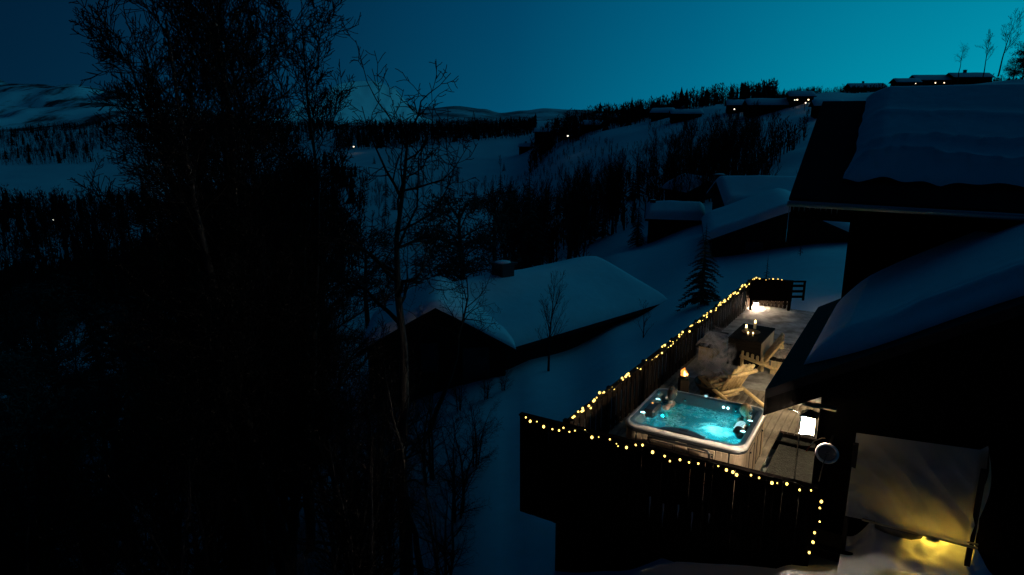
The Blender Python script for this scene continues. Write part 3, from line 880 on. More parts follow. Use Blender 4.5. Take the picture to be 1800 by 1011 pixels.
def hit_ground(u, v, y0=110, y1=330):
    # where the line of sight through (u, v) meets the hillside
    y = y0
    while y < y1:
        p = at_y(u, v, y)
        if H(p.x, p.y) >= p.z: return p
        y += 3
    p = at_y(u, v, y1); p.z = H(p.x, p.y); return p
for i, (u, v, y, l_, w_, rz, lit, lab) in enumerate(VH):
    p = hit_ground(u, v)
    k_ = p.y / y; l_ *= .78 * max(.55, min(1.2, k_)); w_ *= .78 * max(.55, min(1.2, k_))
    t = thing('village_house', lab, 'house', p, R(rz), 'houses of the village on the crest')
    wins = []
    for k in range(lit):
        wins.append(('left', -1.5 + 2.6 * k, 1.1, .42, .36, True))
    gable_house(t, l_, w_, 1.9, R(23), ov=.5, snow=.35 if u < 1480 else .12, foot=5, wallm='black_timber', chim=(.4, 1.0, .8, .8) if i % 3 == 0 else None, wins=wins, seed=30 + i, detail=False)

# distant lamps
def street_lamp(label, u, v, y, s=.22, h=4.0):
    p = at_y(u, v, y)
    t = thing('street_lamp', label, 'lamp', (p.x, p.y, p.z - h), 0, 'distant lamps')
    m = MB(); m.tube([(0, 0, 0), (0, 0, h - .1), (0, -.12, h + .12), (0, -.35, h + .12)], [.07, .05, .04, .04], 6); m.build('pole', M['dark_metal'], t)
    m = MB(); m.ball((0, -.4, h), s, 8, 6, (1, 1, .7)); m.build('lamp_globe', M['street_glow'], t)
for a in [('distant lamp shining between the birch trunks at left', 445, 314, 300, .42), ('distant lamp beside the foot of the snowy peak', 622, 258, 400, .5),
          ('faint lamp low in the dark wood at far left', 95, 386, 210, .22), ('lamp at the edge of the snow below the left end of the village', 998, 239, 200, .26),
          
          ('tiny lamp above the cabin chimney in the dark wood', 754, 455, 60, .05)]:
    street_lamp(*a, h=min(4.0, a[3] * .02))
for (lab, u, v, s) in [('yellow lamp under the tall trees left of the crest', 1147, 193, .16), ('bright white lamp beside the broad dark crest house', 1290, 192, .22), ('left of two lamps on the right part of the crest', 1396, 176, .17),
                       ('right of two lamps on the right part of the crest', 1415, 181, .20), ('left lamp of the bright pair beside the roof edge', 1449, 199, .15), ('right lamp of the bright pair beside the roof edge', 1458, 199, .19), ('faint lamp on the skyline above the house roof', 1608, 147, .12)]:
    p = hit_ground(u, v + 14)
    street_lamp(lab, u, v, p.y - 2, s, 2.2)

# ------------------------------------------------------------------ the deck: local x runs along B (right), local y along A (away), z = 0 is its floor
TH = R(31)
O2 = Vector((0.16, 12.1))
A2 = Vector((math.sin(TH), math.cos(TH))); B2 = Vector((math.cos(TH), -math.sin(TH)))
def P(b, a, z=0.0):
    q = O2 + A2 * a + B2 * b
    return Vector((q.x, q.y, z))
DR = -TH
deck = thing('deck', None, None, P(0, 0, 0), DR)
deck['kind'] = 'structure'
pl_long = MB(); pl_long.cbox((0, 7.06, -.02), (.134, 13.9, .04), .006); pl_long = pl_long.mesh('plank', M['deck_plank'])
pl_short = MB(); pl_short.cbox((0, 2.96, -.02), (.134, 5.7, .04), .006); pl_short = pl_short.mesh('plank_short', M['deck_plank'])
rng = random.Random(3)
b = .98
pl_porch = MB(); pl_porch.cbox((0, 4.84, -.02), (.134, 1.94, .04), .006); pl_porch = pl_porch.mesh('plank_porch', M['deck_plank'])
pl_far = MB(); pl_far.cbox((0, 8.95, -.02), (.134, 10.1, .04), .006); pl_far = pl_far.mesh('plank_far', M['deck_plank'])
while b < 6.3:
    o = link('plank', pl_long if b < 4.1 else (pl_far if b < 4.6 else pl_porch), deck, (b, .0, rng.uniform(-.004, .004)))
    b += .142
m = MB(); m.grid(lambda p, q: (4.10 + 2.2 * p, .06 + 3.8 * q, -.10 + .012 * noise.noise(Vector((p * 30, q * 50, 0)))), 40, 60); m.build('paving', M['paving'], deck)
m = MB(); m.cbox((5.2, 3.865, -.075), (2.2, .03, .10), .004); m.build('step_riser', M['dark_timber'], deck)
m = MB()
for bb in (1.0, 2.6, 4.2, 5.8):
    for aa in (.3, 3.6, 7.0, 10.4, 13.6):
        if bb > 4.5 and aa > 5: continue
        w = P(bb, aa); zg = H(w.x, w.y) - .4
        m2 = MB(); m2.box((bb, aa, (zg - .1) / 2 - .1), (.14, .14, abs(zg) - .05)); m2.build('support_post', M['black_timber'], deck)
for aa in (.12, 3.5, 7.0, 10.5, 13.7):
    m2 = MB(); m2.box((3.6 if aa < 5 else 2.8, aa, -.15), (5.2 if aa < 5 else 3.4, .06, .2)); m2.build('joist', M['black_timber'], deck)

# thin trodden snow left lying on the boards
m = MB()
def dsn(p, q):
    bx, ay = 1.15 + p * (3.45), 5.9 + q * 8.0
    d = min(p * 3.45, (1 - p) * 3.45, q * 8, (1 - q) * 8)
    n = noise.noise(Vector((bx * 1.3, ay * 1.3, 1))) * .6 + noise.noise(Vector((bx * 4, ay * 4, 2))) * .25
    h = (.018 + .03 * n) * min(1, d / .4) - (.012 if d < .05 else 0) + (.02 if ay > 10 else 0)
    return (bx, ay, h)
m.grid(dsn, 60, 120)
tag(m.build('deck_snow', M['deck_snow_mat'], None, P(0, 0, .004), DR), kind='structure')

# ------------------------------------------------------------------ fences
def board_mesh(w, h, t, mname, nm):
    m = MB()
    m.add([(-w / 2, -t / 2, 0), (w / 2, -t / 2, 0), (w / 2, t / 2, 0), (-w / 2, t / 2, 0),
           (-w / 2, -t / 2, h - .012), (w / 2, -t / 2, h - .012), (w / 2, t / 2, h - .012), (-w / 2, t / 2, h - .012),
           (-w / 2 + .006, -t / 2 + .006, h), (w / 2 - .006, -t / 2 + .006, h), (w / 2 - .006, t / 2 - .006, h), (-w / 2 + .006, t / 2 - .006, h)],
          [(3, 2, 1, 0), (0, 1, 5, 4), (1, 2, 6, 5), (2, 3, 7, 6), (3, 0, 4, 7), (4, 5, 9, 8), (5, 6, 10, 9), (6, 7, 11, 10), (7, 4, 8, 11), (8, 9, 10, 11)])
    return m.mesh(nm, M[mname])
FT = .96   # top of the fences
def fence(name, label, p0, p1, zb, mname, bw=.118, gap=.006, over=True):
    d = Vector((p1[0] - p0[0], p1[1] - p0[1])); ln = d.length; ang = math.atan2(d.y, d.x)
    w = P(*p0)
    t = thing(name, label, 'fence', (w.x, w.y, 0), DR + ang)
    bd = board_mesh(bw, FT - .03 - zb, .022, mname, 'fence_board')
    n = int(ln / (bw + gap)); r = random.Random(int(ln * 100))
    for i in range(n):
        o = link('board', bd, t, ((i + .5) * ln / n, (.0 if i % 2 else .024) if over else 0, zb + r.uniform(-.006, .006)))
        o.rotation_euler.y = r.uniform(-.004, .004)
    m = MB(); m.cbox((ln / 2, .01, FT - .015), (ln + .03, .12, .035), .006); m.build('top_rail', M[mname], t)
    for zz in (FT - .22, max(zb + .15, .12)):
        m = MB(); m.cbox((ln / 2, .062, zz), (ln, .045, .09), .005); m.build('rail', M[mname], t)
    k = max(2, int(ln / 1.9) + 1)
    for i in range(k):
        m = MB(); m.cbox((.06 + i * (ln - .12) / (k - 1), .13, (FT - .05 + min(zb, -.1)) / 2), (.09, .09, FT - .05 - min(zb, -.1)), .006); m.build('post', M[mname], t)
    return t
ff = fence('screen_fence', 'tall black timber screen across the front of the deck below the hot tub', (0, 0), (5.2, 0), -1.1, 'screen_timber', gap=.002, over=False)
lf = fence('deck_fence', 'long dark board fence down the left side of the deck under the lights', (.93, .25), (1.26, 13.8), -.35, 'fence_timber')
ef = fence('end_fence', 'short dark board fence closing the far end of the deck', (1.26, 13.86), (2.5, 14.15), -.2, 'fence_timber')

# lower skirt of boards under the right part of the deck
t = thing('deck_skirt', 'black boarding under the deck front down to the snow', 'boarding', P(0, 0, 0), DR)
r = random.Random(8)
for i in range(34):
    bb = .75 + i * .131
    w = P(bb, .18); h_ = -1.05 - (H(w.x, w.y) - .35)
    if h_ <= .05: h_ = .1
    o = MB(); o.box((bb, .2, -1.05 - h_ / 2 + .25), (.125, .02, h_ + .5)); o.build('board', M['black_timber'], t)

# ------------------------------------------------------------------ string lights
bulb_bright = MB(); bulb_bright.ball((0, 0, 0), .021, 8, 6, (1, 1, 1.15)); bulb_bright = bulb_bright.mesh('bulb', M['bulb_glow'])
bulb_dim = MB(); bulb_dim.ball((0, 0, 0), .013, 8, 6, (1, 1, 1.1)); bulb_dim = bulb_dim.mesh('bulb_small', M['bulb_glow'])
def string_light(label, path, step, seed, sag=.05, jit=.03, out=Vector((0, 0, 0)), dimshare=.2):
    r = random.Random(seed)
    pts = [P(*p) for p in path]
    t = thing('string_light', label, 'string light', pts[0])
    base = pts[0]
    dense = []
    for i in range(len(pts) - 1):
        n = max(2, int((pts[i + 1] - pts[i]).length / .03))
        for k in range(n):
            f = k / n
            q = pts[i].lerp(pts[i + 1], f)
            dense.append(q)
    dense.append(pts[-1])
    acc = 0; nxt = step * .5; bulbs = []; cordp = []
    ln = 0
    for i in range(len(dense)):
        q = dense[i] + Vector((0, 0, -abs(math.sin(ln * 2.6)) * sag)) + Vector((r.uniform(-1, 1), r.uniform(-1, 1), r.uniform(-1, 1))) * .006 + out
        cordp.append(q - base)
        if i:
            ln += (dense[i] - dense[i - 1]).length
            if ln >= nxt:
                bulbs.append(q + Vector((r.uniform(-1, 1), r.uniform(-1, 1), r.uniform(-1.2, .6))) * jit)
                nxt += step * r.uniform(.7, 1.3)
    m = MB(); m.tube(cordp, .004, 4); m.build('cord', M['cord'], t)
    for q in bulbs:
        o = link('bulb', bulb_dim if r.random() < dimshare else bulb_bright, t, q - base)
        s = r.uniform(.72, 1.2); o.scale = (s, s, s)
    return t
string_light('warm string of bulbs draped along the front screen below the hot tub', [(.02, -.03, FT + .02), (.6, -.05, FT - .02), (1.2, -.05, FT + .02), (2.6, -.05, FT), (4.0, -.05, FT + .01), (5.2, -.05, FT + .02)], .14, 1, sag=.10, jit=.05, dimshare=.40)
string_light('dense warm string of bulbs along the top of the long deck fence', [(.93, .25, FT + .05), (1.02, 3.9, FT + .02), (1.1, 7, FT + .03), (1.18, 10.4, FT + .03), (1.24, 12.9, FT + .04), (1.32, 13.78, FT + .05), (1.7, 13.95, FT + .04), (2.5, 14.1, FT + .0)], .092, 2, sag=.05, jit=.045, dimshare=.12)
string_light('short string of bulbs hanging down the right end of the front screen', [(5.27, -.06, FT - .1), (5.28, -.06, .5), (5.26, -.06, .25), (5.22, -.06, -.12)], .16, 3, sag=0, jit=.02, dimshare=.1)

# icicles under the deck edge
for i, (bb, ln, lab) in enumerate([(2.62, .40, 'long icicle hanging at the left of the deck edge row'), (2.86, .44, 'longest icicle second from left under the deck edge'), (3.12, .26, 'short icicle in the middle of the deck edge row'),
                                   (3.36, .36, 'icicle second from right under the deck edge'), (3.64, .18, 'shortest icicle at the right of the deck edge row')]):
    m = MB(); rr = .016
    m.tube([(0, 0, 0), (.004, 0, -ln * .3), (-.004, 0, -ln * .62), (.002, 0, -ln)], [rr, rr * .8, rr * .5, .002], 7)
    tag(m.build('icicle', M['ice'], None, P(bb, -.045, .03 - .06 * (i % 2))), lab, 'icicle', 'icicles under the deck edge')

# ------------------------------------------------------------------ the hot tub
TUBC = Vector((3.496, 12.09, 0)); TR = R(-30.5); TSX, TSY = .965, .88
tub = thing('hot_tub', 'square hot tub with glowing turquoise water and tan panelled sides', 'hot tub', TUBC, TR)
tub.scale = (TSX, TSY, 1.0)
def rr_loop(h, rad, z, n=7, hy=None):
    hy = hy or h
    pts = []
    for (sx, sy, a0) in ((1, 1, 0), (-1, 1, 90), (-1, -1, 180), (1, -1, 270)):
        for k in range(n + 1):
            a = R(a0 + 90 * k / n)
            pts.append((sx * (h - rad) + rad * math.cos(a), sy * (hy - rad) + rad * math.sin(a), z))
    return pts
def loft(mb, loops, smooth=True, cap_first=False, cap_last=False):
    base = len(mb.v); n = len(loops[0])
    for lp in loops: mb.v.extend(lp)
    for i in range(len(loops) - 1):
        for k in range(n):
            a = base + i * n + k; b_ = base + i * n + (k + 1) % n
            mb.f.append((a, b_, b_ + n, a + n)); mb.sm.append(smooth)
    if cap_first: mb.f.append(tuple(base + k for k in reversed(range(n)))); mb.sm.append(False)
    if cap_last:
        e = base + (len(loops) - 1) * n
        mb.f.append(tuple(e + k for k in range(n))); mb.sm.append(False)
HW = 1.12
m = MB(); loft(m, [rr_loop(HW + .005, .24, .852), rr_loop(HW + .026, .25, .862), rr_loop(HW + .030, .25, .900), rr_loop(HW + .015, .24, .925), rr_loop(HW - .02, .23, .937), rr_loop(HW - .043, .22, .935)], True); m.build('rim', M['tub_rim'], tub)
m = MB()
loft(m, [rr_loop(HW - .045, .22, .934), rr_loop(HW - .12, .19, .931), rr_loop(HW - .145, .17, .905), rr_loop(HW - .175, .17, .725)], True)
m.build('inner_wall', M['tub_inner'], tub)
m = MB()
loft(m, [rr_loop(HW - .176, .17, .722), rr_loop(HW - .21, .2, .52), rr_loop(HW - .24, .2, .47), rr_loop(HW - .52, .18, .44), rr_loop(HW - .56, .18, .40), rr_loop(HW - .60, .18, .14), rr_loop(HW - .66, .15, .10)], True, cap_last=True)
m.build('shell', M['tub_shell'], tub)
m = MB(); loft(m, [rr_loop(HW - .03, .22, .06), rr_loop(HW - .012, .24, .10), rr_loop(HW - .012, .24, .80), rr_loop(HW + .0, .25, .85)], False, cap_first=True); m.build('base_frame', M['tub_dark'], tub)
m = MB(); loft(m, [rr_loop(HW + .012, .245, .800), rr_loop(HW + .018, .25, .806), rr_loop(HW + .020, .25, .848), rr_loop(HW - .05, .2, .8495)], True); m.build('trim_band', M['tub_dark'], tub)
# cabinet: vertical slats all round, with framed panels in the middle of each side
def slat(w, h): 
    s = MB(); s.cbox((0, 0, h / 2), (w, .022, h), .004); return s.mesh('slat', M['tub_skirt'])
sl = slat(.105, .70); slw = slat(.30, .30); 
for side in range(4):
    ang = side * math.pi / 2
    mt = Matrix.Rotation(ang, 3, 'Z')
    for sx in (-.80, -.69, .0 - .055, .055, .69, .80):
        q = mt @ Vector((sx, -HW - .002, .09)); o = link('slat', sl, tub, q, ang)
    for sx in (-.37, .37):
        pm = MB(); pm.cbox((0, 0, .35), (.50, .018, .68), .006)
        q = mt @ Vector((sx, -HW + .002, .09)); po = pm.build('panel', M['tub_skirt'], tub, q, ang)
        fm = MB()
        for (cx, cz, w_, h_) in ((0, .62, .46, .014), (0, .07, .46, .014), (-.223, .345, .014, .536), (.223, .345, .014, .536)):
            fm.box((cx, -.012, cz), (w_, .012, h_))
        fm.build('groove', M['tub_dark'], po)
    for k in range(5):      # rounded corners
        a = R(-90 + 18 * k + 9)
        q = mt @ Vector((HW - .24 + math.cos(a) * .238, -HW + .24 + math.sin(a) * .238, .09))
        cm = MB(); cm.cbox((0, 0, .35), (.074, .016, .70), .003); cm.build('corner_slat', M['tub_skirt'], tub, q, ang + a + math.pi / 2)
    for sx in (-.58, .58):
        km = MB(); km.tube([(0, 0, 0), (0, -.03, 0)], .018, 10); q = mt @ Vector((sx, -HW - .008, .67)); km.build('vent_cap', M['tub_dark'], tub, q, ang)
# water
m = MB()
WZ = .735
WH = HW - .178
def wfn(p, q):
    x, y = (p * 2 - 1) * WH, (q * 2 - 1) * WH
    d = min(1, (WH - max(abs(x), abs(y))) / .15)
    rd = WH - .17   # keep inside rounded corner
    ex, ey = max(0, abs(x) - rd), max(0, abs(y) - rd)
    e = math.hypot(ex, ey)
    if e > .17:
        x = math.copysign(rd + ex * .17 / e, x); y = math.copysign(rd + ey * .17 / e, y)
    cx, cy = x - .45, y + .08
    jet = math.exp(-(cx * cx + cy * cy) / .10) * .035
    z = noise.noise(Vector((x * 5, y * 5, 1))) * .012 + noise.noise(Vector((x * 14, y * 14, 2))) * .006 + jet
    return (x, y, WZ + z * d)
m.grid(wfn, 90, 90)
m.build('water', M['bubbling_water'], tub)
# seat moulding: lounge hump at the left and a footwell light at the right front
def led(name, c, r_, mname, sq=(1, 1, .35), par=None):
    k = MB(); k.ball(c, r_, 12, 6, sq); return k.build(name, M[mname], par or tub)
led('footwell_light', (.55, -.15, .50), .085, 'underwater_led', (1, 1, .6))
led('footwell_light', (-.80, .40, .60), .04, 'underwater_led', (1, 1, .6))
# filter housing on the left rim
m = MB(); m.cbox((-.89, -.08, .87), (.26, .52, .17), .05); fh = m.build('filter_housing', M['rubber'], tub)
m = MB(); m.tube([(-.93, .06, .955), (-.93, .06, .963)], .018, 12); m.build('indicator_light', M['led_orange'], fh)
# control hump on the front rim
m = MB()
prof = [(-.42, .0), (-.30, .055), (-.16, .10), (0, .115), (.14, .09), (.28, .045), (.40, .0)]
for i in range(len(prof) - 1):
    (x0, d0), (x1, d1) = prof[i], prof[i + 1]
    yb = -HW + .02
    vs = [(x0, yb, .935), (x1, yb, .935), (x1, yb + .13 + d1, .935), (x0, yb + .13 + d0, .935), (x0, yb, .94 + d0 * .30), (x1, yb, .94 + d1 * .30), (x1, yb + .13 + d1, .938 + d1 * .12), (x0, yb + .13 + d0, .938 + d0 * .12)]
    m.add(vs, [(4, 5, 6, 7), (0, 1, 5, 4), (2, 3, 7, 6), (0, 4, 7, 3), (1, 2, 6, 5)])
ch = m.build('control_panel', M['rubber'], tub)
m = MB(); m.cbox((0, -HW + .13, .985), (.16, .09, .012), .004); m.build('display', M['dark_metal'], ch)
# headrest with bright ribs at the right front, pillows elsewhere
def pillow(c, rz, lab=None):
    k = MB(); k.ball((0, 0, 0), .17, 16, 8, (1.0, .34, .42)); o = k.build('headrest', M['rubber'], tub, c, rz); return o
hr = MB(); hr.tube([(.90, -.34, .83), (.84, -.26, .86), (.84, .02, .86), (.90, .12, .84)], [.06, .10, .10, .07], 14)
ho = hr.build('headrest', M['rubber'], tub)
for k in range(4):
    k2 = MB(); yy = -.16 + k * .072
    k2.tube([(.84 + .106 * math.cos(a), yy, .86 + .106 * math.sin(a)) for a in [R(d) for d in range(50, 176, 14)]], .011, 6); k2.build('rib', M['led_soft'], ho)
# lit cup holders
for c in [(.94, -.36), (.955, .235), (-.91, .36), (-.95, -.50)]:
    k = MB(); k.lathe([(.062, 0), (.066, .012), (.052, .016), (.046, .006)], (c[0], c[1], .937), 18, cap1=False); hoo = k.build('cup_holder', M['steel'], tub)
    k = MB(); k.lathe([(.046, 0), (.044, .004)], (c[0], c[1], .942), 16); k.build('cup_light', M['led_cyan'], hoo)
for c in [(.30, .935, .84), (.39, .935, .84)]:
    led('jet_light', c, .026, 'led_cyan', (1, .5, 1))
for (sx, sy) in [(-.9, -.45), (.93, .4), (-.5, .93), (.55, .94), (-.93, .05), (.2, -.92), (-.3, -.92)]:
    k = MB(); k.ball((sx, sy, .82), .035, 12, 6, (.5 if abs(sx) > abs(sy) else 1, 1 if abs(sx) > abs(sy) else .5, 1)); k.build('jet', M['steel'], tub)
k = MB(); k.lathe([(.03, 0), (.035, .03), (.0, .035)], (-.10, HW - .04, .93), 12); k.build('rim_light', M['led_soft'], tub)
# cover lifter bar round the front
m = MB(); m.tube([(-.62, -HW + .03, .5), (-.62, -HW - .05, .70), (-.60, -HW - .09, .775), (-.52, -HW - .10, .80), (.40, -HW - .10, .80), (.50, -HW - .10, .79), (.54, -HW - .09, .74), (.55, -HW - .03, .30)], .022, 10); m.build('cover_lifter', M['dark_metal'], tub)
# underwater lamp light
for (lx, ly, lz, e, sz) in [(.42, -.10, .55, 42, .06), (-.3, -.1, .35, 1.3, .15), (-.70, .36, .64, .8, .05)]:
    ld = bpy.data.lights.new('tub_lamp', 'POINT'); ld.energy = e; ld.color = (.10, .88, .95); ld.shadow_soft_size = sz
    lo = bpy.data.objects.new('tub_lamp', ld); col.objects.link(lo); lo.parent = tub; lo.location = (lx, ly, lz)
def tubp(x, y, z=0.0):
    return TUBC + Matrix.Rotation(TR, 3, 'Z') @ Vector((x * TSX, y * TSY, z))

# wooden step left of the tub
t = thing('tub_step', 'low dark wooden step beside the left of the hot tub', 'step', tubp(-1.38, .25), TR)
for k in range(4):
    m = MB(); m.cbox((-.15 + k * .1, 0, .36), (.092, 1.5, .035), .005); m.build('tread', M['deck_plank'], t)
for sy in (-.68, .68):
    m = MB(); m.cbox((0, sy, .17), (.38, .04, .34), .005); m.build('side_panel', M['dark_timber'], t)

# ------------------------------------------------------------------ people in the tub
def head_mesh(mb, c, yaw, r=.105):
    rot = Matrix.Rotation(yaw, 3, 'Z')
    n, k = 22, 16
    base = len(mb.v)
    vs = []
    def pt(th, ph):   # ph azimuth: 0 = face direction (+x)
        x = math.sin(th) * math.cos(ph); y = math.sin(th) * math.sin(ph); z = math.cos(th)
        X, Y, Z = x * 1.02, y * .80, z * 1.22
        if z < 0: 
            Y *= 1 - .34 * (-z); X *= 1 - .10 * (-z) if x > 0 else 1 - .38 * (-z)
        f = max(0, math.cos(ph)) * math.sin(th)
        nose = math.exp(-((ph / .16) ** 2) - (((z + .12) / .16) ** 2)) * .20
        brow = math.exp(-(((z - .16) / .09) ** 2)) * f * .05
        eye = -(math.exp(-(((abs(ph) - .36) / .15) ** 2) - (((z - .02) / .10) ** 2))) * .09
        lip = math.exp(-((ph / .28) ** 2) - (((z + .46) / .07) ** 2)) * .06
        ear = math.exp(-(((abs(ph) - 1.62) / .13) ** 2) - (((z + .02) / .22) ** 2)) * .16
        X += nose + brow + eye + lip; Y += math.copysign(ear, y) if abs(y) > .01 else 0
        return Vector(c) + rot @ (Vector((X, Y, Z)) * r)
    vs.append(pt(0, 0))
    for i in range(1, k):
        for j in range(n):
            ph = 2 * math.pi * j / n
            if ph > math.pi: ph -= 2 * math.pi
            vs.append(pt(math.pi * i / k, ph))
    vs.append(pt(math.pi, 0))
    fs = [(0, 1 + j, 1 + (j + 1) % n) for j in range(n)]
    for i in range(k - 2):
        for j in range(n):
            a = 1 + i * n + j; b_ = 1 + i * n + (j + 1) % n
            fs.append((a, a + n, b_ + n, b_))
    o = 1 + (k - 2) * n
    fs += [(o + j, len(vs) - 1, o + (j + 1) % n) for j in range(n)]
    mb.add(vs, fs, True)
def skin_chain(verts, edges, rads, root=0):
    me = bpy.data.meshes.new('body_skin'); me.from_pydata(verts, edges, [])
    o = bpy.data.objects.new('body_skin', me); col.objects.link(o)
    o.modifiers.new('skin', 'SKIN')
    sk = me.skin_vertices[0].data
    for i, rv_ in enumerate(rads):
        sk[i].radius = rv_ if isinstance(rv_, tuple) else (rv_, rv_); sk[i].use_root = (i == root)
    s = o.modifiers.new('sub', 'SUBSURF'); s.levels = 2; s.render_levels = 2
    dg = bpy.context.evaluated_depsgraph_get(); ev = o.evaluated_get(dg); em = ev.to_mesh()
    vs = [v.co.copy() for v in em.vertices]; fs = [tuple(p.vertices) for p in em.polygons]
    ev.to_mesh_clear(); bpy.data.objects.remove(o); bpy.data.meshes.remove(me)
    return vs, fs
def bather(label, loc, yaw, hair, long_hair, arm_out, turn=0.0):
    t = thing('person', label, 'person', loc, yaw)
    # seated, facing +x; z = 0 at the seat
    V = [(0, 0, .10), (-.04, 0, .30), (-.05, 0, .46), (-.03, 0, .58), (-.015, 0, .68),
         (-.05, .17, .53), (.06, .25, .30), (.26, .20, .20), (.34, .17, .19),
         (-.05, -.17, .53), (.06 if not arm_out else -.10, -.27 if not arm_out else -.42, .30 if not arm_out else .47), (.26 if not arm_out else .10, -.20 if not arm_out else -.56, .20 if not arm_out else .49), (.34 if not arm_out else .17, -.17 if not arm_out else -.58, .19 if not arm_out else .48),
         (.10, .10, .10), (.48, .12, .12), (.52, .12, -.22), (.62, .12, -.25),
         (.10, -.10, .10), (.48, -.12, .12), (.52, -.12, -.22), (.62, -.12, -.25)]
    Eg = [(0, 1), (1, 2), (2, 3), (3, 4), (2, 5), (5, 6), (6, 7), (7, 8), (2, 9), (9, 10), (10, 11), (11, 12), (0, 13), (13, 14), (14, 15), (15, 16), (0, 17), (17, 18), (18, 19), (19, 20)]
    Rd = [(.17, .14), (.16, .12), (.17, .125), (.065, .065), (.05, .05), .06, .046, .036, .03, .06, .046, .036, .03, .085, .06, .045, .035, .085, .06, .045, .035]
    mb = MB(); vs, fs = skin_chain(V, Eg, Rd); mb.add(vs, fs, True)
    head_mesh(mb, (.01, 0, .80), turn)
    # hands: palm and fingers
    for (wr, d) in (((.34, .17, .19), Vector((1, -.1, -.1))), (V[12], Vector((1, .15, -.05)))):
        w = Vector(wr); d = d.normalized(); sd = Vector((0, 1, 0))
        mb.ball(w + d * .05, .04, 8, 6, (1.2, 1, .5))
        for f in range(4):
            q = w + d * .08 + sd * (.024 - .016 * f); ln_ = (.06, .07, .065, .05)[f]
            mb.tube([q, q + d * ln_ * .5 + Vector((0, 0, -.006)), q + d * ln_ + Vector((0, 0, -.02))], [.009, .009, .007], 6)
        q = w + d * .04 + sd * .03; mb.tube([q, q + d * .03 + sd * .025, q + d * .055 + sd * .03], [.010, .010, .008], 6)
    body = mb.build('body', M['skin'], t)
    # eyes and mouth
    for sy in (-1, 1):
        k = MB(); k.ball((.098, sy * .036, .803), .012, 8, 6); k.build('eye', M['tub_dark'], t, None, turn)
    k = MB(); k.ball((.098, 0, .741), .02, 8, 5, (.3, 1, .25)); k.build('mouth', M['red_plastic'], t, None, turn)
    # hair: a cap over the skull, longer at the back
    k = MB(); base = []
    n, kk = 26, 14
    def hp(th, ph):
        x, y, z = math.sin(th) * math.cos(ph), math.sin(th) * math.sin(ph), math.cos(th)
        X, Y, Z = x * 1.06, y * .90, z * 1.27
        back = max(0, -math.cos(ph))
        if th > 1.2: 
            Z -= (th - 1.2) * back * (.9 if long_hair else .25); X -= back * .12
        w = 1 + .03 * math.sin(ph * 11 + th * 3) + .02 * math.sin(ph * 23)
        return (.005 + X * .109 * w, Y * .109 * w, .80 + Z * .109 * w + .004)
    def lim(ph):
        return .95 + 1.25 * (0.5 - 0.5 * math.cos(ph)) ** .8
    k.grid(lambda p, q: hp(.01 + q * lim((p * 2 - 1) * math.pi), (p * 2 - 1) * math.pi), n, kk)
    if not long_hair:      # hair gathered in a bun on top
        k.ball((-.05, 0, .945), .05, 12, 8)
    k.build('hair', M[hair], t, None, turn)
    k = MB(); 
    k.grid(lambda p, q: (-.035 + math.cos(p * 6.2832) * .105, math.sin(p * 6.2832) * .150, .18 + q * .20), 24, 4); k.build('swimsuit', M['swimwear'], t)
    return t
bather('dark haired person sitting in the far left corner of the hot tub', tubp(-.70, .66, .21), R(-40), 'hair_dark', False, False, R(95))
bather('fair haired person sitting in the far right corner of the hot tub', tubp(.80, .60, .19), R(205), 'hair_fair', True, False, R(-62))
def wine_glass(label, loc):
    t = thing('wine_glass', label, 'wine glass', loc)
    m = MB(); m.lathe([(.034, 0), (.034, .003), (.006, .008), (.0045, .09), (.012, .10), (.032, .125), (.039, .155), (.036, .19), (.031, .215)], n=18, cap1=False); m.build('bowl', M['clear_glass'], t)
    m = MB(); m.lathe([(.010, .104), (.030, .126), (.036, .150)], n=16); m.build('wine', M['clear_glass'], t)
wine_glass('wine glass on the lit cup holder beside the fair haired person', tubp(.955, .235, .946))
wine_glass('wine glass on the lit cup holder beside the dark haired person', tubp(-.91, .36, .946))

# ------------------------------------------------------------------ furniture on the deck
def log_chair(label, loc, rz):
    t = thing('log_chair', label, 'chair', loc, rz, 'log chairs by the fire')
    # two crossing frames of round logs; the chair faces +y and leans back towards -y
    def log(name, pts, r_):
        k = MB(); k.tube(pts, [r_, r_ * 1.04, r_], 10) if len(pts) == 3 else k.tube(pts, r_, 10); return k.build(name, M['pine_log'], t)
    for i in range(6):
        x = -.275 + i * .11; h = .985 - .010 * (i - 2.5) ** 2 + .015 * ((i * 7) % 3)
        log('back_slat', [(x, .10, .06), (x, -.43, h)], .040)
    log('back_crossbar', [(-.40, -.40, .78), (.40, -.40, .78)], .052)
    log('back_crossbar', [(-.34, -.10, .25), (.34, -.10, .25)], .050)
    log('back_crossbar', [(-.34, .01, .10), (.34, .01, .10)], .042)
    for i in range(5):
        f = i / 4
        log('seat_slat', [(-.32, .02 + f * .50, .335 + f * .10), (.32, .02 + f * .50, .335 + f * .10)], .038)
    for s in (-1, 1):
        log('leg', [(s * .37, .58, .44), (s * .37, -.78, .045)], .045)
        log('leg', [(s * .30, .52, .40), (s * .33, .50, .02)], .042)
    return t
c1 = at_z(1279, 703, 0.0)
log_chair('pale log chair seen from behind next to the hot tub', (c1.x, c1.y, 0), R(28))
c2 = at_z(1340, 650, 0.0)
log_chair('second log chair half hidden by the porch roof edge beyond the first', (c2.x, c2.y, 0), R(70))

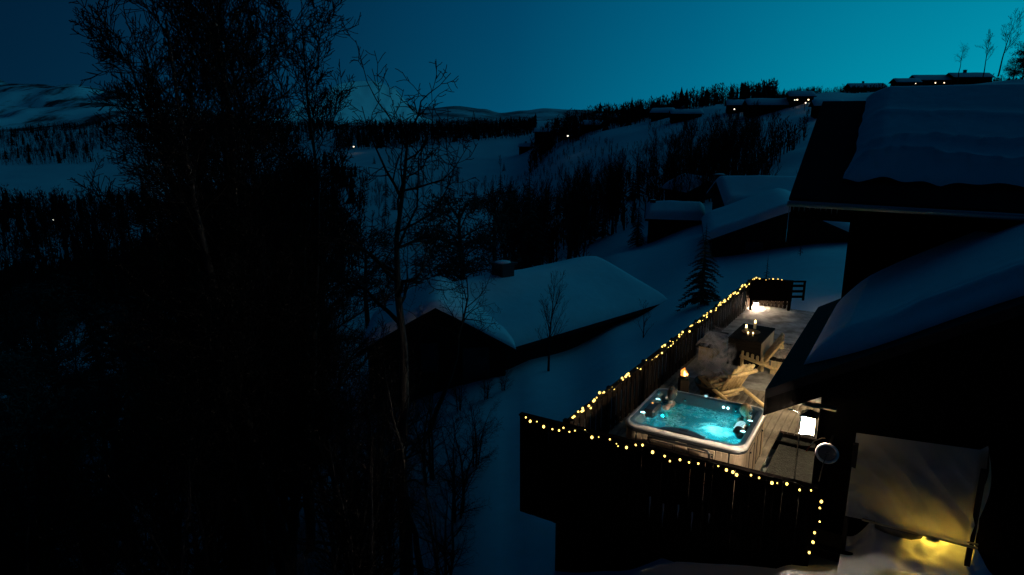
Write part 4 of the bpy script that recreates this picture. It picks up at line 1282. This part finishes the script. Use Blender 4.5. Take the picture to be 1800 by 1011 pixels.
def fur(name, label, loc, rz, w, d, seed, drop=.15):
    m = MB()
    def fn(p, q):
        x, y = (p - .5) * w, (q - .5) * d
        e = max(abs(p - .5), abs(q - .5)) * 2
        k = noise.noise(Vector((x * 7, y * 7, seed)))
        z = .03 + .03 * k + .02 * noise.noise(Vector((x * 20, y * 20, seed)))
        s = 1 + .12 * noise.noise(Vector((p * 6, q * 6, seed + 3)))
        if e > .8: z -= (e - .8) * drop * 4
        return (x * s, y * s, z)
    m.grid(fn, 34, 34)
    return tag(m.build(name, M['sheepskin'], None, loc, rz), label, 'sheepskin', 'sheepskins on the benches')

# table: thick dark top on panel legs
tc = P(1.0, 0)  # placeholder frame
tp = Vector((6.45, 17.74, 0))
TBR = R(-33)
tab = thing('outdoor_table', 'dark square topped table with pale side panels and candles on it', 'table', tp, TBR)
for i in range(6):
    m = MB(); m.cbox((-.36 + i * .144, 0, .745), (.138, 1.5, .045), .006); m.build('top_board', M['table_wood'], tab)
for (sx, zc, zh) in ((-.40, .66, .12), (.40, .50, .44)):
    m = MB(); m.cbox((sx, 0, zc), (.04, 1.40, zh), .006); m.build('side_panel', M['panel_wood'], tab)
for sy in (-.72, .72):
    m = MB(); m.cbox((0, sy, .36), (.84, .045, .70), .006); m.build('end_panel', M['table_wood'], tab)
def tl(x, y, z):
    return tp + Matrix.Rotation(TBR, 3, 'Z') @ Vector((x, y, z))
m = MB(); m.lathe([(.0, .0), (.20, .0), (.24, .03), (.235, .035), (.19, .012), (.0, .012)], n=24, cap0=False, cap1=False)
tag(m.build('tray', M['firewood'], None, tl(-.02, -.05, .772)), 'round dark tray holding the candles on the table', 'tray')
for i, (x, y, h, big) in enumerate([(-.16, -.02, .10, 1), (-.03, .38, .16, 1), (-.02, -.36, .05, 0), (.10, -.33, .05, 0)]):
    lab = ['thick lit candle at the left of the table tray', 'tall lit candle at the back of the table', 'tea light at the front left of the tray', 'tea light at the front right of the tray'][i]
    t = thing('candle', lab, 'candle', tl(x, y, .772 + (.014 if i == 0 else 0)), 0, 'candles on the table')
    rr_ = .04 if big else .022
    k = MB(); k.lathe([(rr_, 0), (rr_, h), (rr_ * .7, h - .008)], n=14); k.build('wax_body', M['wax'], t)
    k = MB(); k.ball((0, 0, h + .035), .030 if big else .022, 10, 8, (.8, .8, 1.7 if big else 1.0)); k.build('flame', M['candle_flame'], t)

def bench(label, loc, rz, L_, pale=True):
    t = thing('bench', label, 'bench', loc, rz, 'benches at the table')
    for i in range(3):
        m = MB(); m.cbox((-.14 + i * .14, 0, .44), (.134, L_, .04), .006); m.build('seat_board', M['table_wood'], t)
    for sy in (-1, 1):
        m = MB(); m.cbox((0, sy * (L_ / 2 - .12), .21), (.38, .05, .42), .006); m.build('leg_panel', M['panel_wood' if pale else 'table_wood'], t)
    m = MB(); m.cbox((.16, 0, .23), (.03, L_ - .34, .36), .005); m.build('apron', M['panel_wood'], t)
    return t
bl = tl(-.98, -.15, 0); bench('dark bench on the fence side of the table under a sheepskin', bl, TBR, 1.5)
fur('sheepskin', 'dusky sheepskin lying on the fence side bench', bl + Vector((0, 0, .475)), TBR, .6, 1.2, 1)
br = tl(.92, -.25, 0); bench('bench on the house side of the table under a snowy sheepskin', br, TBR, 1.5)
fur('sheepskin', 'pale sheepskin lying on the house side bench', br + Vector((.02, 0, .475)), TBR, .62, 1.3, 5)

# fire pit with logs, its smoke, and the torch
fp = at_z(1254, 694, 0.0)
t = thing('fire_pit', 'low round iron fire pit with charred logs smoking behind the hot tub', 'fire pit', fp)
m = MB(); m.lathe([(.20, .10), (.36, .20), (.44, .34), (.46, .34), (.45, .30), (.37, .18), (.20, .08)], n=24, cap0=False, cap1=False); m.build('bowl', M['iron'], t)
m = MB(); m.lathe([(.0, .16), (.34, .17)], n=18, cap0=False, cap1=False); m.build('ash', M['charred'], t)
for k in range(3):
    a = k * 2.09; m = MB(); m.tube([(math.cos(a) * .34, math.sin(a) * .34, 0), (math.cos(a) * .28, math.sin(a) * .28, .16)], .02, 6); m.build('leg', M['iron'], t)
r = random.Random(4)
for i in range(6):
    a = r.uniform(0, 6.28); ln_ = r.uniform(.4, .58); z = .24 + .05 * i
    d = Vector((math.cos(a), math.sin(a), r.uniform(-.1, .3))) * ln_ / 2
    m = MB(); m.tube([-d, d], [.05, .045], 7); tag(m.build('fire_log', M['firewood'], None, fp + Vector((r.uniform(-.06, .06), r.uniform(-.06, .06), z))), 'split log lying in the smoking fire pit', 'log', 'logs in the fire pit')
def smoke_mat(dens):
    mm = bpy.data.materials.new('smoke_vapour'); mm.use_nodes = True
    t_ = mm.node_tree; t_.nodes.clear(); N = t_.nodes.new; K = t_.links.new
    o = N('ShaderNodeOutputMaterial'); v = N('ShaderNodeVolumePrincipled'); v.inputs['Color'].default_value = (.80, .70, .70, 1); v.inputs['Anisotropy'].default_value = .2
    tc_ = N('ShaderNodeTexCoord'); n = N('ShaderNodeTexNoise'); n.inputs['Scale'].default_value = 3.4; n.inputs['Detail'].default_value = 6; n.inputs['Distortion'].default_value = 1.6
    K(tc_.outputs['Object'], n.inputs['Vector'])
    mr = N('ShaderNodeMapRange'); mr.inputs['From Min'].default_value = .52; mr.inputs['From Max'].default_value = .80; K(n.outputs['Fac'], mr.inputs['Value'])
    mp = N('ShaderNodeMapping'); mp.inputs['Scale'].default_value = (2.0, 2.0, 1.05); K(tc_.outputs['Object'], mp.inputs[0])
    ln_ = N('ShaderNodeVectorMath'); ln_.operation = 'LENGTH'; K(mp.outputs[0], ln_.inputs[0])
    mr2 = N('ShaderNodeMapRange'); mr2.interpolation_type = 'SMOOTHSTEP'; mr2.inputs['From Min'].default_value = .15; mr2.inputs['From Max'].default_value = 1.0; mr2.inputs['To Min'].default_value = 1; mr2.inputs['To Max'].default_value = 0
    K(ln_.outputs['Value'], mr2.inputs['Value'])
    mu = N('ShaderNodeMath'); mu.operation = 'MULTIPLY'; K(mr.outputs[0], mu.inputs[0]); K(mr2.outputs[0], mu.inputs[1])
    m3 = N('ShaderNodeMath'); m3.operation = 'MULTIPLY'; m3.inputs[1].default_value = dens; K(mu.outputs[0], m3.inputs[0])
    K(m3.outputs[0], v.inputs['Density']); K(v.outputs[0], o.inputs['Volume'])
    return mm
MATS['smoke_vapour'] = smoke_mat(60.0)
m = MB(); m.box((0, 0, 0), (1.2, 1.2, 2.0)); s_ = m.build('smoke', M['smoke_vapour'], None, fp + Vector((.0, .05, .95)))
tag(s_, 'cloud of pale smoke rising from the fire pit', 'smoke', kind='stuff')

tq = at_z(1203, 652, .95)
t = thing('fire_torch', 'burning torch on a dark post by the long fence', 'torch', (tq.x, tq.y, 0))
m = MB(); m.cbox((0, 0, .38), (.20, .20, .76), .01); m.build('post', M['dark_timber'], t)
m = MB(); m.lathe([(.06, .76), (.10, .80), (.11, .86), (.10, .86), (.05, .79)], n=14); m.build('burner', M['iron'], t)
m = MB()
for (ox, oy, h, w) in [(0, 0, .20, .055), (.05, .01, .12, .04), (-.045, .02, .16, .035), (.02, -.03, .10, .04)]:
    m.tube([(ox, oy, .83), (ox + .012, oy, .83 + h * .35), (ox - .012, oy, .83 + h * .7), (ox + .012, oy, .83 + h)], [w * .7, w, w * .55, .004], 8)
m.build('flame', M['flame'], t)
m = MB(); m.tube([(0, -.045, .84), (.01, -.05, .88), (-.005, -.04, .93), (.0, -.03, .97)], [.02, .035, .02, .003], 8); m.tube([(.05, -.025, .84), (.055, -.03, .87), (.05, -.02, .91)], [.015, .025, .003], 8); m.build('flame_core', M['flame_core'], t)

# high-backed bench at the far end with a floor lantern behind it
hb0 = at_z(1319, 547, 0.0); hb1 = at_z(1386, 549, 0.0)
hbm = (hb0 + hb1) / 2; ang = math.atan2(hb1.y - hb0.y, hb1.x - hb0.x)
bw_ = (hb1 - hb0).length
t = thing('garden_bench', 'high backed dark bench in silhouette at the far end of the deck', 'bench', hbm, ang)
for i in range(6):
    m = MB(); m.cbox((0, .0, .44 + i * .118), (bw_ + .12, .03, .1175), .004); m.build('back_board', M['black_timber'], t)
for s in (-1, 1):
    m = MB(); m.cbox((s * bw_ / 2, .04, .52), (.08, .07, 1.04), .006); m.build('leg', M['black_timber'], t)
    m = MB(); m.cbox((s * bw_ / 2, .50, .30), (.07, .07, .60), .006); m.build('leg', M['black_timber'], t)
    m = MB(); m.cbox((s * bw_ / 2, .28, .61), (.09, .56, .04), .006); m.build('armrest', M['black_timber'], t)
for i in range(4):
    m = MB(); m.cbox((0, .10 + i * .125, .42), (bw_ + .06, .118, .035), .006); m.build('seat_board', M['black_timber'], t)
def lantern(name, label, loc, rz, w, h, glow, wall=False, sides=False, hood=None):
    t = thing(name, label, 'lantern', loc, rz)
    for sx in (-1, 1):
        for sy in (-1, 1):
            m = MB(); m.box((sx * w / 2, sy * w / 2, h / 2), (.012, .012, h)); m.build('frame_bar', M['dark_metal'], t)
    m = MB(); m.box((0, 0, -.01), (w + .03, w + .03, .02)); m.build('base', M['dark_metal'], t)
    m = MB(); m.add([(-w / 2 - .03, -w / 2 - .03, h), (w / 2 + .03, -w / 2 - .03, h), (w / 2 + .03, w / 2 + .03, h), (-w / 2 - .03, w / 2 + .03, h), (0, 0, h + .09)], [(3, 2, 1, 0), (0, 1, 4), (1, 2, 4), (2, 3, 4), (3, 0, 4)]); m.build('cap', M['dark_metal'], t)
    if sides:      # glass to front and left; plates added to keep light off the house wall
        m = MB(); m.box((-.003, .035, h / 2), (.172, .125, h - .02)); m.build('light_stop', M['dark_metal'], t)
        m = MB(); m.box((.028, -w / 2 + .004, h / 2), (w - .07, .008, h - .03)); m.build('glowing_pane', M[glow], t)
        m = MB(); m.box((-w * .36, -w * .36, h / 2), (.10, .008, h - .03), rz=R(-45)); m.build('glowing_pane', M['tub_fill_glow'], t)  # extra corner emitter, added to light the front of the tub
        m = MB(); m.box((-w / 2 + .004, .045, h / 2), (.008, w - .11, h - .03)); m.build('glowing_pane', M['lantern_left_glow'], t)
        m = MB(); m.box((-w * .36 + .007, -w * .36 + .007, h / 2), (.11, .004, h - .02), rz=R(-45)); m.build('light_stop', M['dark_metal'], t)
    else:
        m = MB(); m.cbox((0, 0, h / 2), (w - .014, w - .014, h - .03), .012); m.build('glowing_pane', M[glow], t)
    if hood:       # deep metal shade that throws the light down
        rr, dz = hood
        m = MB(); m.lathe([(.03, h + .10), (rr, h + .02), (rr, dz), (rr - .006, dz), (rr - .006, h + .01), (.03, h + .085)], n=20, cap0=False, cap1=False); m.build('shade', M['dark_metal'], t)
    if wall:
        m = MB(); m.box((0, w / 2 + .05, h * .6), (.05, .11, .05)); m.build('bracket', M['dark_metal'], t)
    return t
lq = P(1.50, 13.35, 0)
lantern('floor_lantern', 'glowing lantern on the deck floor behind the far bench', (lq.x, lq.y, .03), DR, .14, .22, 'floor_lantern_glow')
# slatted gate right of the bench
g0 = at_y(1390, 530, 24.0); g1 = at_y(1412, 531, 24.0)
t = thing('slatted_gate', 'dark little gate with three slats right of the far bench', 'gate', (g0.x - .25, 24.0, 0), 0)
gw = g1.x - g0.x + .25
for i in range(3):
    m = MB(); m.cbox((gw / 2, 0, .12 + i * .20), (gw, .03, .09), .005); m.build('slat', M['black_timber'], t)
m = MB(); m.cbox((gw / 2, .0, .68), (gw + .05, .05, .06), .005); m.build('top_rail', M['black_timber'], t)
for sx in (0, gw):
    m = MB(); m.cbox((sx, .04, .33), (.07, .06, .72), .005); m.build('post', M['black_timber'], t)

# ------------------------------------------------------------------ the house on the right
house = thing('house', 'big black timber house with snowy roofs at the right', 'house', P(0, 0, 0), DR)
b0, a0 = 4.72, 5.88            # near left corner of the main block
EA, EB, EZ = 4.43, 3.68, 4.8   # eave line, left roof edge, eave height
RA = 7.8; slope = math.tan(R(30)); RZ = EZ + (RA - EA) * slope
BR_ = 15.0
m = MB()
m.add([(b0, a0, -1), (BR_, a0, -1), (BR_, 2 * RA - a0, -1), (b0, 2 * RA - a0, -1), (b0, a0, EZ + (a0 - EA) * slope - .3), (BR_, a0, EZ + (a0 - EA) * slope - .3), (BR_, 2 * RA - a0, EZ + (a0 - EA) * slope - .3), (b0, 2 * RA - a0, EZ + (a0 - EA) * slope - .3), (b0, RA, RZ - .3), (BR_, RA, RZ - .3)],
      [(0, 1, 5, 4), (2, 3, 7, 6), (3, 0, 4, 8, 7), (1, 2, 6, 9, 5), (3, 2, 1, 0)])
m.build('wall', M['black_timber'], house)
def slab(p, th, mname, name, par):
    # p: four corners, counter-clockwise seen from above
    m = MB(); q = [Vector(x) for x in p]; lo = [x - Vector((0, 0, th)) for x in q]
    m.add(q + lo, [(0, 1, 2, 3), (7, 6, 5, 4), (0, 4, 5, 1), (1, 5, 6, 2), (2, 6, 7, 3), (3, 7, 4, 0)])
    return m.build(name, M[mname], par)
roof = slab([(EB, EA, EZ), (BR_, EA, EZ), (BR_, RA, RZ), (EB, RA, RZ)], .16, 'roof_sheet', 'roof', house)
slab([(EB, RA, RZ), (BR_, RA, RZ), (BR_, 2 * RA - EA, EZ), (EB, 2 * RA - EA, EZ)], .16, 'roof_sheet', 'roof', house)
# barge board, fascia, gutter
m = MB(); m.tube([(EB, EA - .08, EZ - .10), (BR_, EA - .08, EZ - .10)], .06, 10); m.build('gutter', M['galvanised'], roof)
m = MB(); m.box(((EB + BR_) / 2, EA + .02, EZ - .29), (BR_ - EB - .1, .03, .24)); m.build('fascia', M['black_timber'], roof)
m = MB(); m.tube([(EB + .03, EA - .02, EZ - .1), (EB + .02, EA, EZ - .9)], [.012, .003], 6); m.build('icicle', M['ice'], roof)
r = random.Random(12)
for i in range(9):
    x = EB + .12 + i * .1; ln_ = r.uniform(.03, .12)
    m = MB(); m.tube([(x, EA - .08, EZ - .155), (x, EA - .08, EZ - .16 - ln_)], [.012, .002], 5); m.build('icicle', M['ice'], roof)
# snow on the main roof: set back from the edges, with wind-cut steps near its foot
def roof_snow(bl_, br_, y0, y1, zf, thick, seed, steps, parent, name='roof_snow', nx=150, ny=70, curve=0.0):
    m = MB()
    def fn(p, q):
        q2 = .5 - .5 * math.cos(math.pi * q)
        Y = y0 + (y1 - y0) * q2 + .05 * noise.noise(Vector((p * 22, 3, seed))) * (1 - q2); X = bl_ + (br_ - bl_) * p
        X0 = X + (.12 * noise.noise(Vector((1, Y * 1.1, seed))) + .03 * noise.noise(Vector((1, Y * 4, seed)))) * (1 - p) ** 6
        dl = (X - bl_); d = min(dl, Y - y0 + .0, y1 - Y + 3)
        wob = .10 * noise.noise(Vector((X * .7, Y * .7, seed)))
        t_ = thick * min(1, max(0, d + .02) / (.45 + wob)) ** .5
        for (ys, amp, w_) in steps:
            yy = Y - ys - .16 * noise.noise(Vector((X * .9, 1, seed + ys))) - .06 * noise.noise(Vector((X * 4, 2, seed + ys)))
            t_ += amp * math.exp(-(yy / w_) ** 2) * (1 if yy > 0 else .35) * max(0, min(1, (d) / .3))
        t_ += .04 * noise.noise(Vector((X * .5, Y * .5, seed + 2))) * min(1, max(0, d) / .5)
        return (X0, Y, zf(X, Y) + .01 + max(0.0, t_))
    m.grid(fn, nx, ny)
    return m.build(name, M['roof_snow'], parent)
zmain = lambda X, Y: EZ + (Y - EA) * slope if Y < RA else EZ + (2 * RA - EA - Y) * slope
roof_snow(EB + .95, BR_, EA + .55, RA + .4, zmain, .30, 3.0, [(EA + .95, .16, .12), (EA + 1.45, .12, .10), (EA + 2.3, .05, .12)], house)
# corner box at the wall foot
m = MB(); m.box((b0 - .14, a0 + .2, 1.05), (.26, .5, 1.2)); m.build('meter_box', M['black_timber'], house)

# lower wing with the covered porch along the deck
WB, WA0, WA1, WZE = 4.30, .14, 5.7, 2.30
wsl = math.tan(R(31)); WBR = 8.2
wz = lambda X, Y: WZE + (X - WB) * wsl
wr_ = slab([(WB, WA0, WZE), (WBR, WA0, wz(WBR, 0)), (WBR, WA1, wz(WBR, 0)), (WB, WA1, WZE)], .16, 'roof_sheet', 'wing_roof', house)
slab([(WBR, WA0, wz(WBR, 0)), (2 * WBR - WB, WA0, WZE), (2 * WBR - WB, WA1, WZE), (WBR, WA1, wz(WBR, 0))], .16, 'roof_sheet', 'wing_roof', house)
m = MB(); m.box((WB + .015, (WA0 + WA1) / 2, WZE - .28), (.03, WA1 - WA0, .30)); m.build('fascia', M['black_timber'], wr_)
m = MB()
xx = [WB + .02, WBR]
m.add([(WB + .02, WA0 + .012, WZE - .15), (WBR, WA0 + .012, wz(WBR, 0) - .15), (WBR, WA0 + .012, wz(WBR, 0) - .40), (WB + .02, WA0 + .012, WZE - .43),
       (WB + .02, WA0 + .04, WZE - .15), (WBR, WA0 + .04, wz(WBR, 0) - .15), (WBR, WA0 + .04, wz(WBR, 0) - .40), (WB + .02, WA0 + .04, WZE - .43)],
      [(3, 2, 1, 0), (4, 5, 6, 7), (0, 1, 5, 4), (2, 3, 7, 6), (0, 4, 7, 3), (1, 2, 6, 5)])
m.build('barge_board', M['black_timber'], wr_)
m = MB(); m.box((WB + .55, WA0 + .25, WZE - .20), (.9, .14, .025)); m.build('soffit_batten', M['panel_wood'], wr_)
# snow lying on the wing: in the photo it stops short of the eave and of the near verge
def wing_snow(mirror=False):
    m = MB(); seed = 6.0
    def fn(p, q):
        p2 = p ** 1.0
        X = WB + .42 + (WBR - WB - .42) * p2
        ya = WA0 + .34 + .10 * noise.noise(Vector((X * .8, 0, 3))); yb = WA1 - .02
        # the tongue narrows towards the eave
        nar = max(0, 1 - (X - WB - .42) / 1.3)
        yb2 = yb - 1.0 * nar ** 2; ya2 = ya + .35 * nar ** 2
        q2 = .5 - .5 * math.cos(math.pi * q)
        Y = ya2 + (yb2 - ya2) * q2
        d = min(X - WB - .42, Y - ya2, yb2 - Y + .4)
        t_ = .34 * min(1, max(0, d) / .55) ** .55
        for (ys, amp, w_) in ((ya + .42, .08, .09), (ya + .72, .05, .07)):
            k = max(0, min(1, (X - WB - 1.3) / .6))
            yy = Y - ys - .10 * noise.noise(Vector((X * 2.0, 1, ys))) - .05 * noise.noise(Vector((X * 7, 2, ys)))
            t_ += amp * math.exp(-(yy / w_) ** 2) * k
        t_ += .04 * noise.noise(Vector((X * .6, Y * .6, seed))) * min(1, max(0, d) / .5)
        return (2 * WBR - X if mirror else X, Y, wz(X, Y) + .01 + max(0, t_))
    m.grid(fn, 120, 60)
    m.build('wing_snow', M['roof_snow'], house)
wing_snow(); wing_snow(True)
# wing walls: side wall set back under the porch, gable wall to the front
m = MB()
m.add([(6.35, WA0 + .5, -1), (6.35, WA1, -1), (6.35, WA1, wz(6.35, 0) - .18), (6.35, WA0 + .5, wz(6.35, 0) - .18)], [(0, 3, 2, 1)])
m.build('porch_wall', M['black_timber'], house)
m = MB(); gx = 5.05
GA = WA0 + .50
m.add([(gx, GA, -1.2), (WBR, GA, -1.2), (WBR, GA, wz(WBR, 0) - .18), (gx, GA, wz(gx, 0) - .18), (gx, GA + .12, -1.2), (WBR, GA + .12, -1.2), (WBR, GA + .12, wz(WBR, 0) - .18), (gx, GA + .12, wz(gx, 0) - .18)],
      [(0, 1, 2, 3), (7, 6, 5, 4), (0, 3, 7, 4), (3, 2, 6, 7)])
m.build('gable_wall', M['black_timber'], house)

# lantern on the porch post and the other house lamps
lp = at_y(1422, 745, 9.72)
lantern('wall_lantern', 'bright square lantern glowing under the porch roof edge', (lp.x, lp.y, lp.z - .14), DR, .20, .29, 'lantern_glow', True, sides=True)
hw = P(b0 - .14, a0 + 3.7, .52)
lantern('house_lamp', 'wall lamp on the hidden side of the house lighting the deck end', (hw.x, hw.y, hw.z), DR + math.pi / 2, .10, .14, 'flood_glow', True, hood=(.15, .09))
def downlight(name, label, loc, glow, r_):
    t = thing(name, label, 'lamp', loc)
    m = MB(); m.lathe([(r_ + .012, -.03), (r_ + .02, .03), (.03, .05)], n=20, cap0=False); m.build('housing', M['dark_metal'], t)
    m = MB(); m.lathe([(.0, -.012), (r_, -.012)], n=20, cap0=False, cap1=False); m.build('lens', M[glow], t)
    return t
sl_ = P(4.58, 5.1, 2.2)
downlight('soffit_lamp', 'round lamp under the eave of the porch roof shining on the deck', sl_, 'porch_glow', .055)
hl = P(4.78, 3.95, 1.42)
ht = lantern('hanging_lantern', 'shaded lantern hanging under the porch roof behind the eave', hl, DR, .10, .14, 'hanging_glow', False, hood=(.125, .05))
m = MB(); m.tube([(0, 0, .24), (0, 0, 1.0)], .006, 6); m.build('hanger', M['dark_metal'], ht)
yl = P(4.9, 15.2, 0)
t = thing('yard_lamp', 'hooded lamp post behind the house lighting the snow bank past the deck', 'lamp', yl)
m = MB(); m.tube([(0, 0, -.3), (0, 0, 2.2)], .035, 10); m.build('post', M['dark_metal'], t)
m = MB(); m.lathe([(.16, 2.02), (.14, 2.2), (.04, 2.28)], n=20, cap0=False); m.build('shade', M['dark_metal'], t)
m = MB(); m.ball((0, 0, 2.15), .05, 12, 8); m.build('lamp_bulb', M['flood_glow'], t)
# steel pole with hooked top
pp = at_y(1397, 835, 10.45); pt_ = at_y(1408, 728, 10.45)
t = thing('hooked_pole', 'thin steel pole with hooked top beside the lantern', 'pole', (pp.x, pp.y, 0))
tz = pt_.z
m = MB(); m.tube([(0, 0, 0), (0, 0, tz - .12), (-.01, 0, tz - .03), (-.05, .02, tz + .03), (-.12, .05, tz + .05), (-.2, .08, tz + .05)], .014, 10); m.build('tube', M['steel'], t)
m = MB(); m.lathe([(.07, 0), (.07, .012), (.02, .02)], n=16); m.build('foot_plate', M['dark_metal'], t)
# round dial on the gable wall
dq = at_y(1454, 796, P(5.3, GA - .62).y)
t = thing('wall_dial', 'round dark dial with pale ring rim on a bracket below the lantern', 'dial', dq, DR)
rim = MB(); rim.tube([(math.cos(a) * .145, -.02, math.sin(a) * .145) for a in [R(d) for d in range(0, 361, 12)]], .020, 8, caps=False); rim.build('ring', M['dial_ring'], t)
k = MB(); k.tube([(0, .02, 0), (0, -.012, 0)], .14, 28); k.build('face', M['dial_face'], t)
k = MB(); k.tube([(0, .02, 0), (0, .62, 0)], .02, 8); k.build('bracket', M['dark_metal'], t)
k = MB(); k.tube([(0, -.012, 0), (0, -.05, 0)], .028, 12); k.build('hub', M['tub_dark'], t)
k = MB(); k.tube([(0, -.05, 0), (-.03, -.07, -.16), (-.06, -.08, -.45)], .008, 6); k.build('rod', M['dark_metal'], t)
# a cord with red ends drooping from the wall
cq = at_y(1445, 770, P(5.4, WA0 + .4).y); c3 = at_y(1417, 793, P(5.2, WA0 + .2).y); cm_ = at_y(1430, 776, P(5.3, WA0 + .3).y)
t = thing('pull_rope', 'pale rope with red grip hanging between lantern and dial', 'rope', cq)
k = MB(); k.tube([(.06, .03, -.02), (0, 0, 0), cm_ - cq, (cm_ + c3) / 2 - cq], .009, 6); k.build('rope', M['tarp_rope'], t)
k = MB(); k.tube([(cm_ + c3) / 2 - cq, c3 - cq], .012, 8); k.build('grip', M['red_plastic'], t)

# tarpaulin lean-to beside the fence end
def FP(s, z, off=0.0):     # along the line of the front screen, beyond its right end
    q = Vector((4.65, 9.55)) + Vector((.869, -.495)) * s + Vector((-.495, -.869)) * off
    return Vector((q.x, q.y, z))
FA = math.atan2(-.495, .869)
lt = thing('tarp_shelter', 'lean-to covered by a wrinkled grey tarpaulin lit from inside', 'shelter', FP(.45, 0), FA)
m = MB()
def tfn(p, q):
    x = p * 1.66; z = 1.78 - q * 1.22 + .12 * p * (1 - q)
    y = .30 * (1 - q) ** 1.25 - .02
    w = noise.noise(Vector((x * 1.5 + z * 1.6, z * 1.2 - x * 1.4, 1))) * .05
    w += (1 - abs(noise.noise(Vector((x * 2.1 + z * 1.9, z * .8 - x * .4, 4)))) * 2) * .085
    w += (1 - abs(noise.noise(Vector((x * 4.0 + z * 3.5, z * 2.0 - x * 1.2, 9)))) * 2) * .018
    if x < .45: w += .02 * math.sin(z * 26 + x * 6) * (1 - x / .45)
    w *= min(1, q * 4) * min(1, (1 - q) * 6 + .25)
    if p > .93: y += (p - .93) * 3.0
    return (x, y - w, z)
m.grid(tfn, 90, 80)
m.build('tarpaulin', M['tarp'], lt)
m = MB(); m.grid(lambda p, q: (1.66 + .05 * math.sin(q * 9), .10 + p * .5 * (1 - .4 * q), 1.82 - q * (1.8 + .5 * (1 - p))), 8, 20); m.build('side_flap', M['tarp'], lt)
m = MB(); m.cbox((.95, -.035, .565), (1.45, .03, .035), .004); m.build('batten', M['batten'], lt)
m = MB(); m.cbox((.95, -.01, .61), (1.45, .022, .025), .004); m.build('batten', M['batten'], lt)
for x_ in (.02, 1.6):
    for y_ in (.08, .62):
        m = MB(); m.cbox((x_, y_, .5), (.07, .07, 2.4), .006); m.build('post', M['dark_timber'], lt)
lq = FP(1.62, .36, -.42)
lantern('shelter_lantern', 'yellow lantern hanging inside the tarpaulin shelter', lq, FA, .10, .16, 'shed_glow')
sled = MB(); sled.tube([(0, 0, 0), (.12, .02, .03), (.3, .02, .04), (.5, .03, .03), (.62, .05, 0)], [.06, .13, .15, .14, .07], 14)
w = FP(.85, 0, -.22); tag(sled.build('plastic_sled', M['tub_dark'], None, (w.x, w.y, .40), FA), 'dark rounded sled stored under the tarpaulin', 'sled')
m = MB()
def drift(p, q):       # snow drifted in under the tarpaulin against the wall
    x = .45 + p * 2.1; off = .75 - q * 1.42
    w = FP(x, 0, off); f = q * q * (3 - 2 * q); e = min(1, min(p, 1 - p) * 5); e = e * e * (3 - 2 * e)
    h = (.40 * f + .06 * noise.noise(Vector((x * 2.2, off * 2.2, 8))) + .025 * noise.noise(Vector((x * 7, off * 7, 4)))) * e
    return (w.x, w.y, max(H(w.x, w.y) - .05, -.06) * (1 - e) + e * (-.05 + max(0, h)) - .03 * (1 - e))
m.grid(drift, 60, 50)
tag(m.build('snow_drift', M['snow'], None), kind='structure')
# ploughed snow bank in front of the lean-to
m = MB()
def bank(p, q):
    x = -.6 + p * 3.6; y = (q - .5) * 1.9
    w = FP(x, 0, .75 + y * -1)
    e = min(p, 1 - p) * 8; f = math.sin(math.pi * q)
    h = (.34 + .14 * noise.noise(Vector((x * 1.4, y * 1.4, 2))) + .03 * noise.noise(Vector((x * 5, y * 5, 3))) + .008 * noise.noise(Vector((x * 13, y * 13, 5)))) * min(1, e) ** 2 * (3 - 2 * min(1, e)) * f ** 1.2 * (.55 + .55 / (1 + math.exp((x - .8) * 5)))
    return (w.x, w.y, H(w.x, w.y) - .06 + max(0, h))
m.grid(bank, 90, 50)
tag(m.build('snow_bank', M['snow'], None), kind='structure')
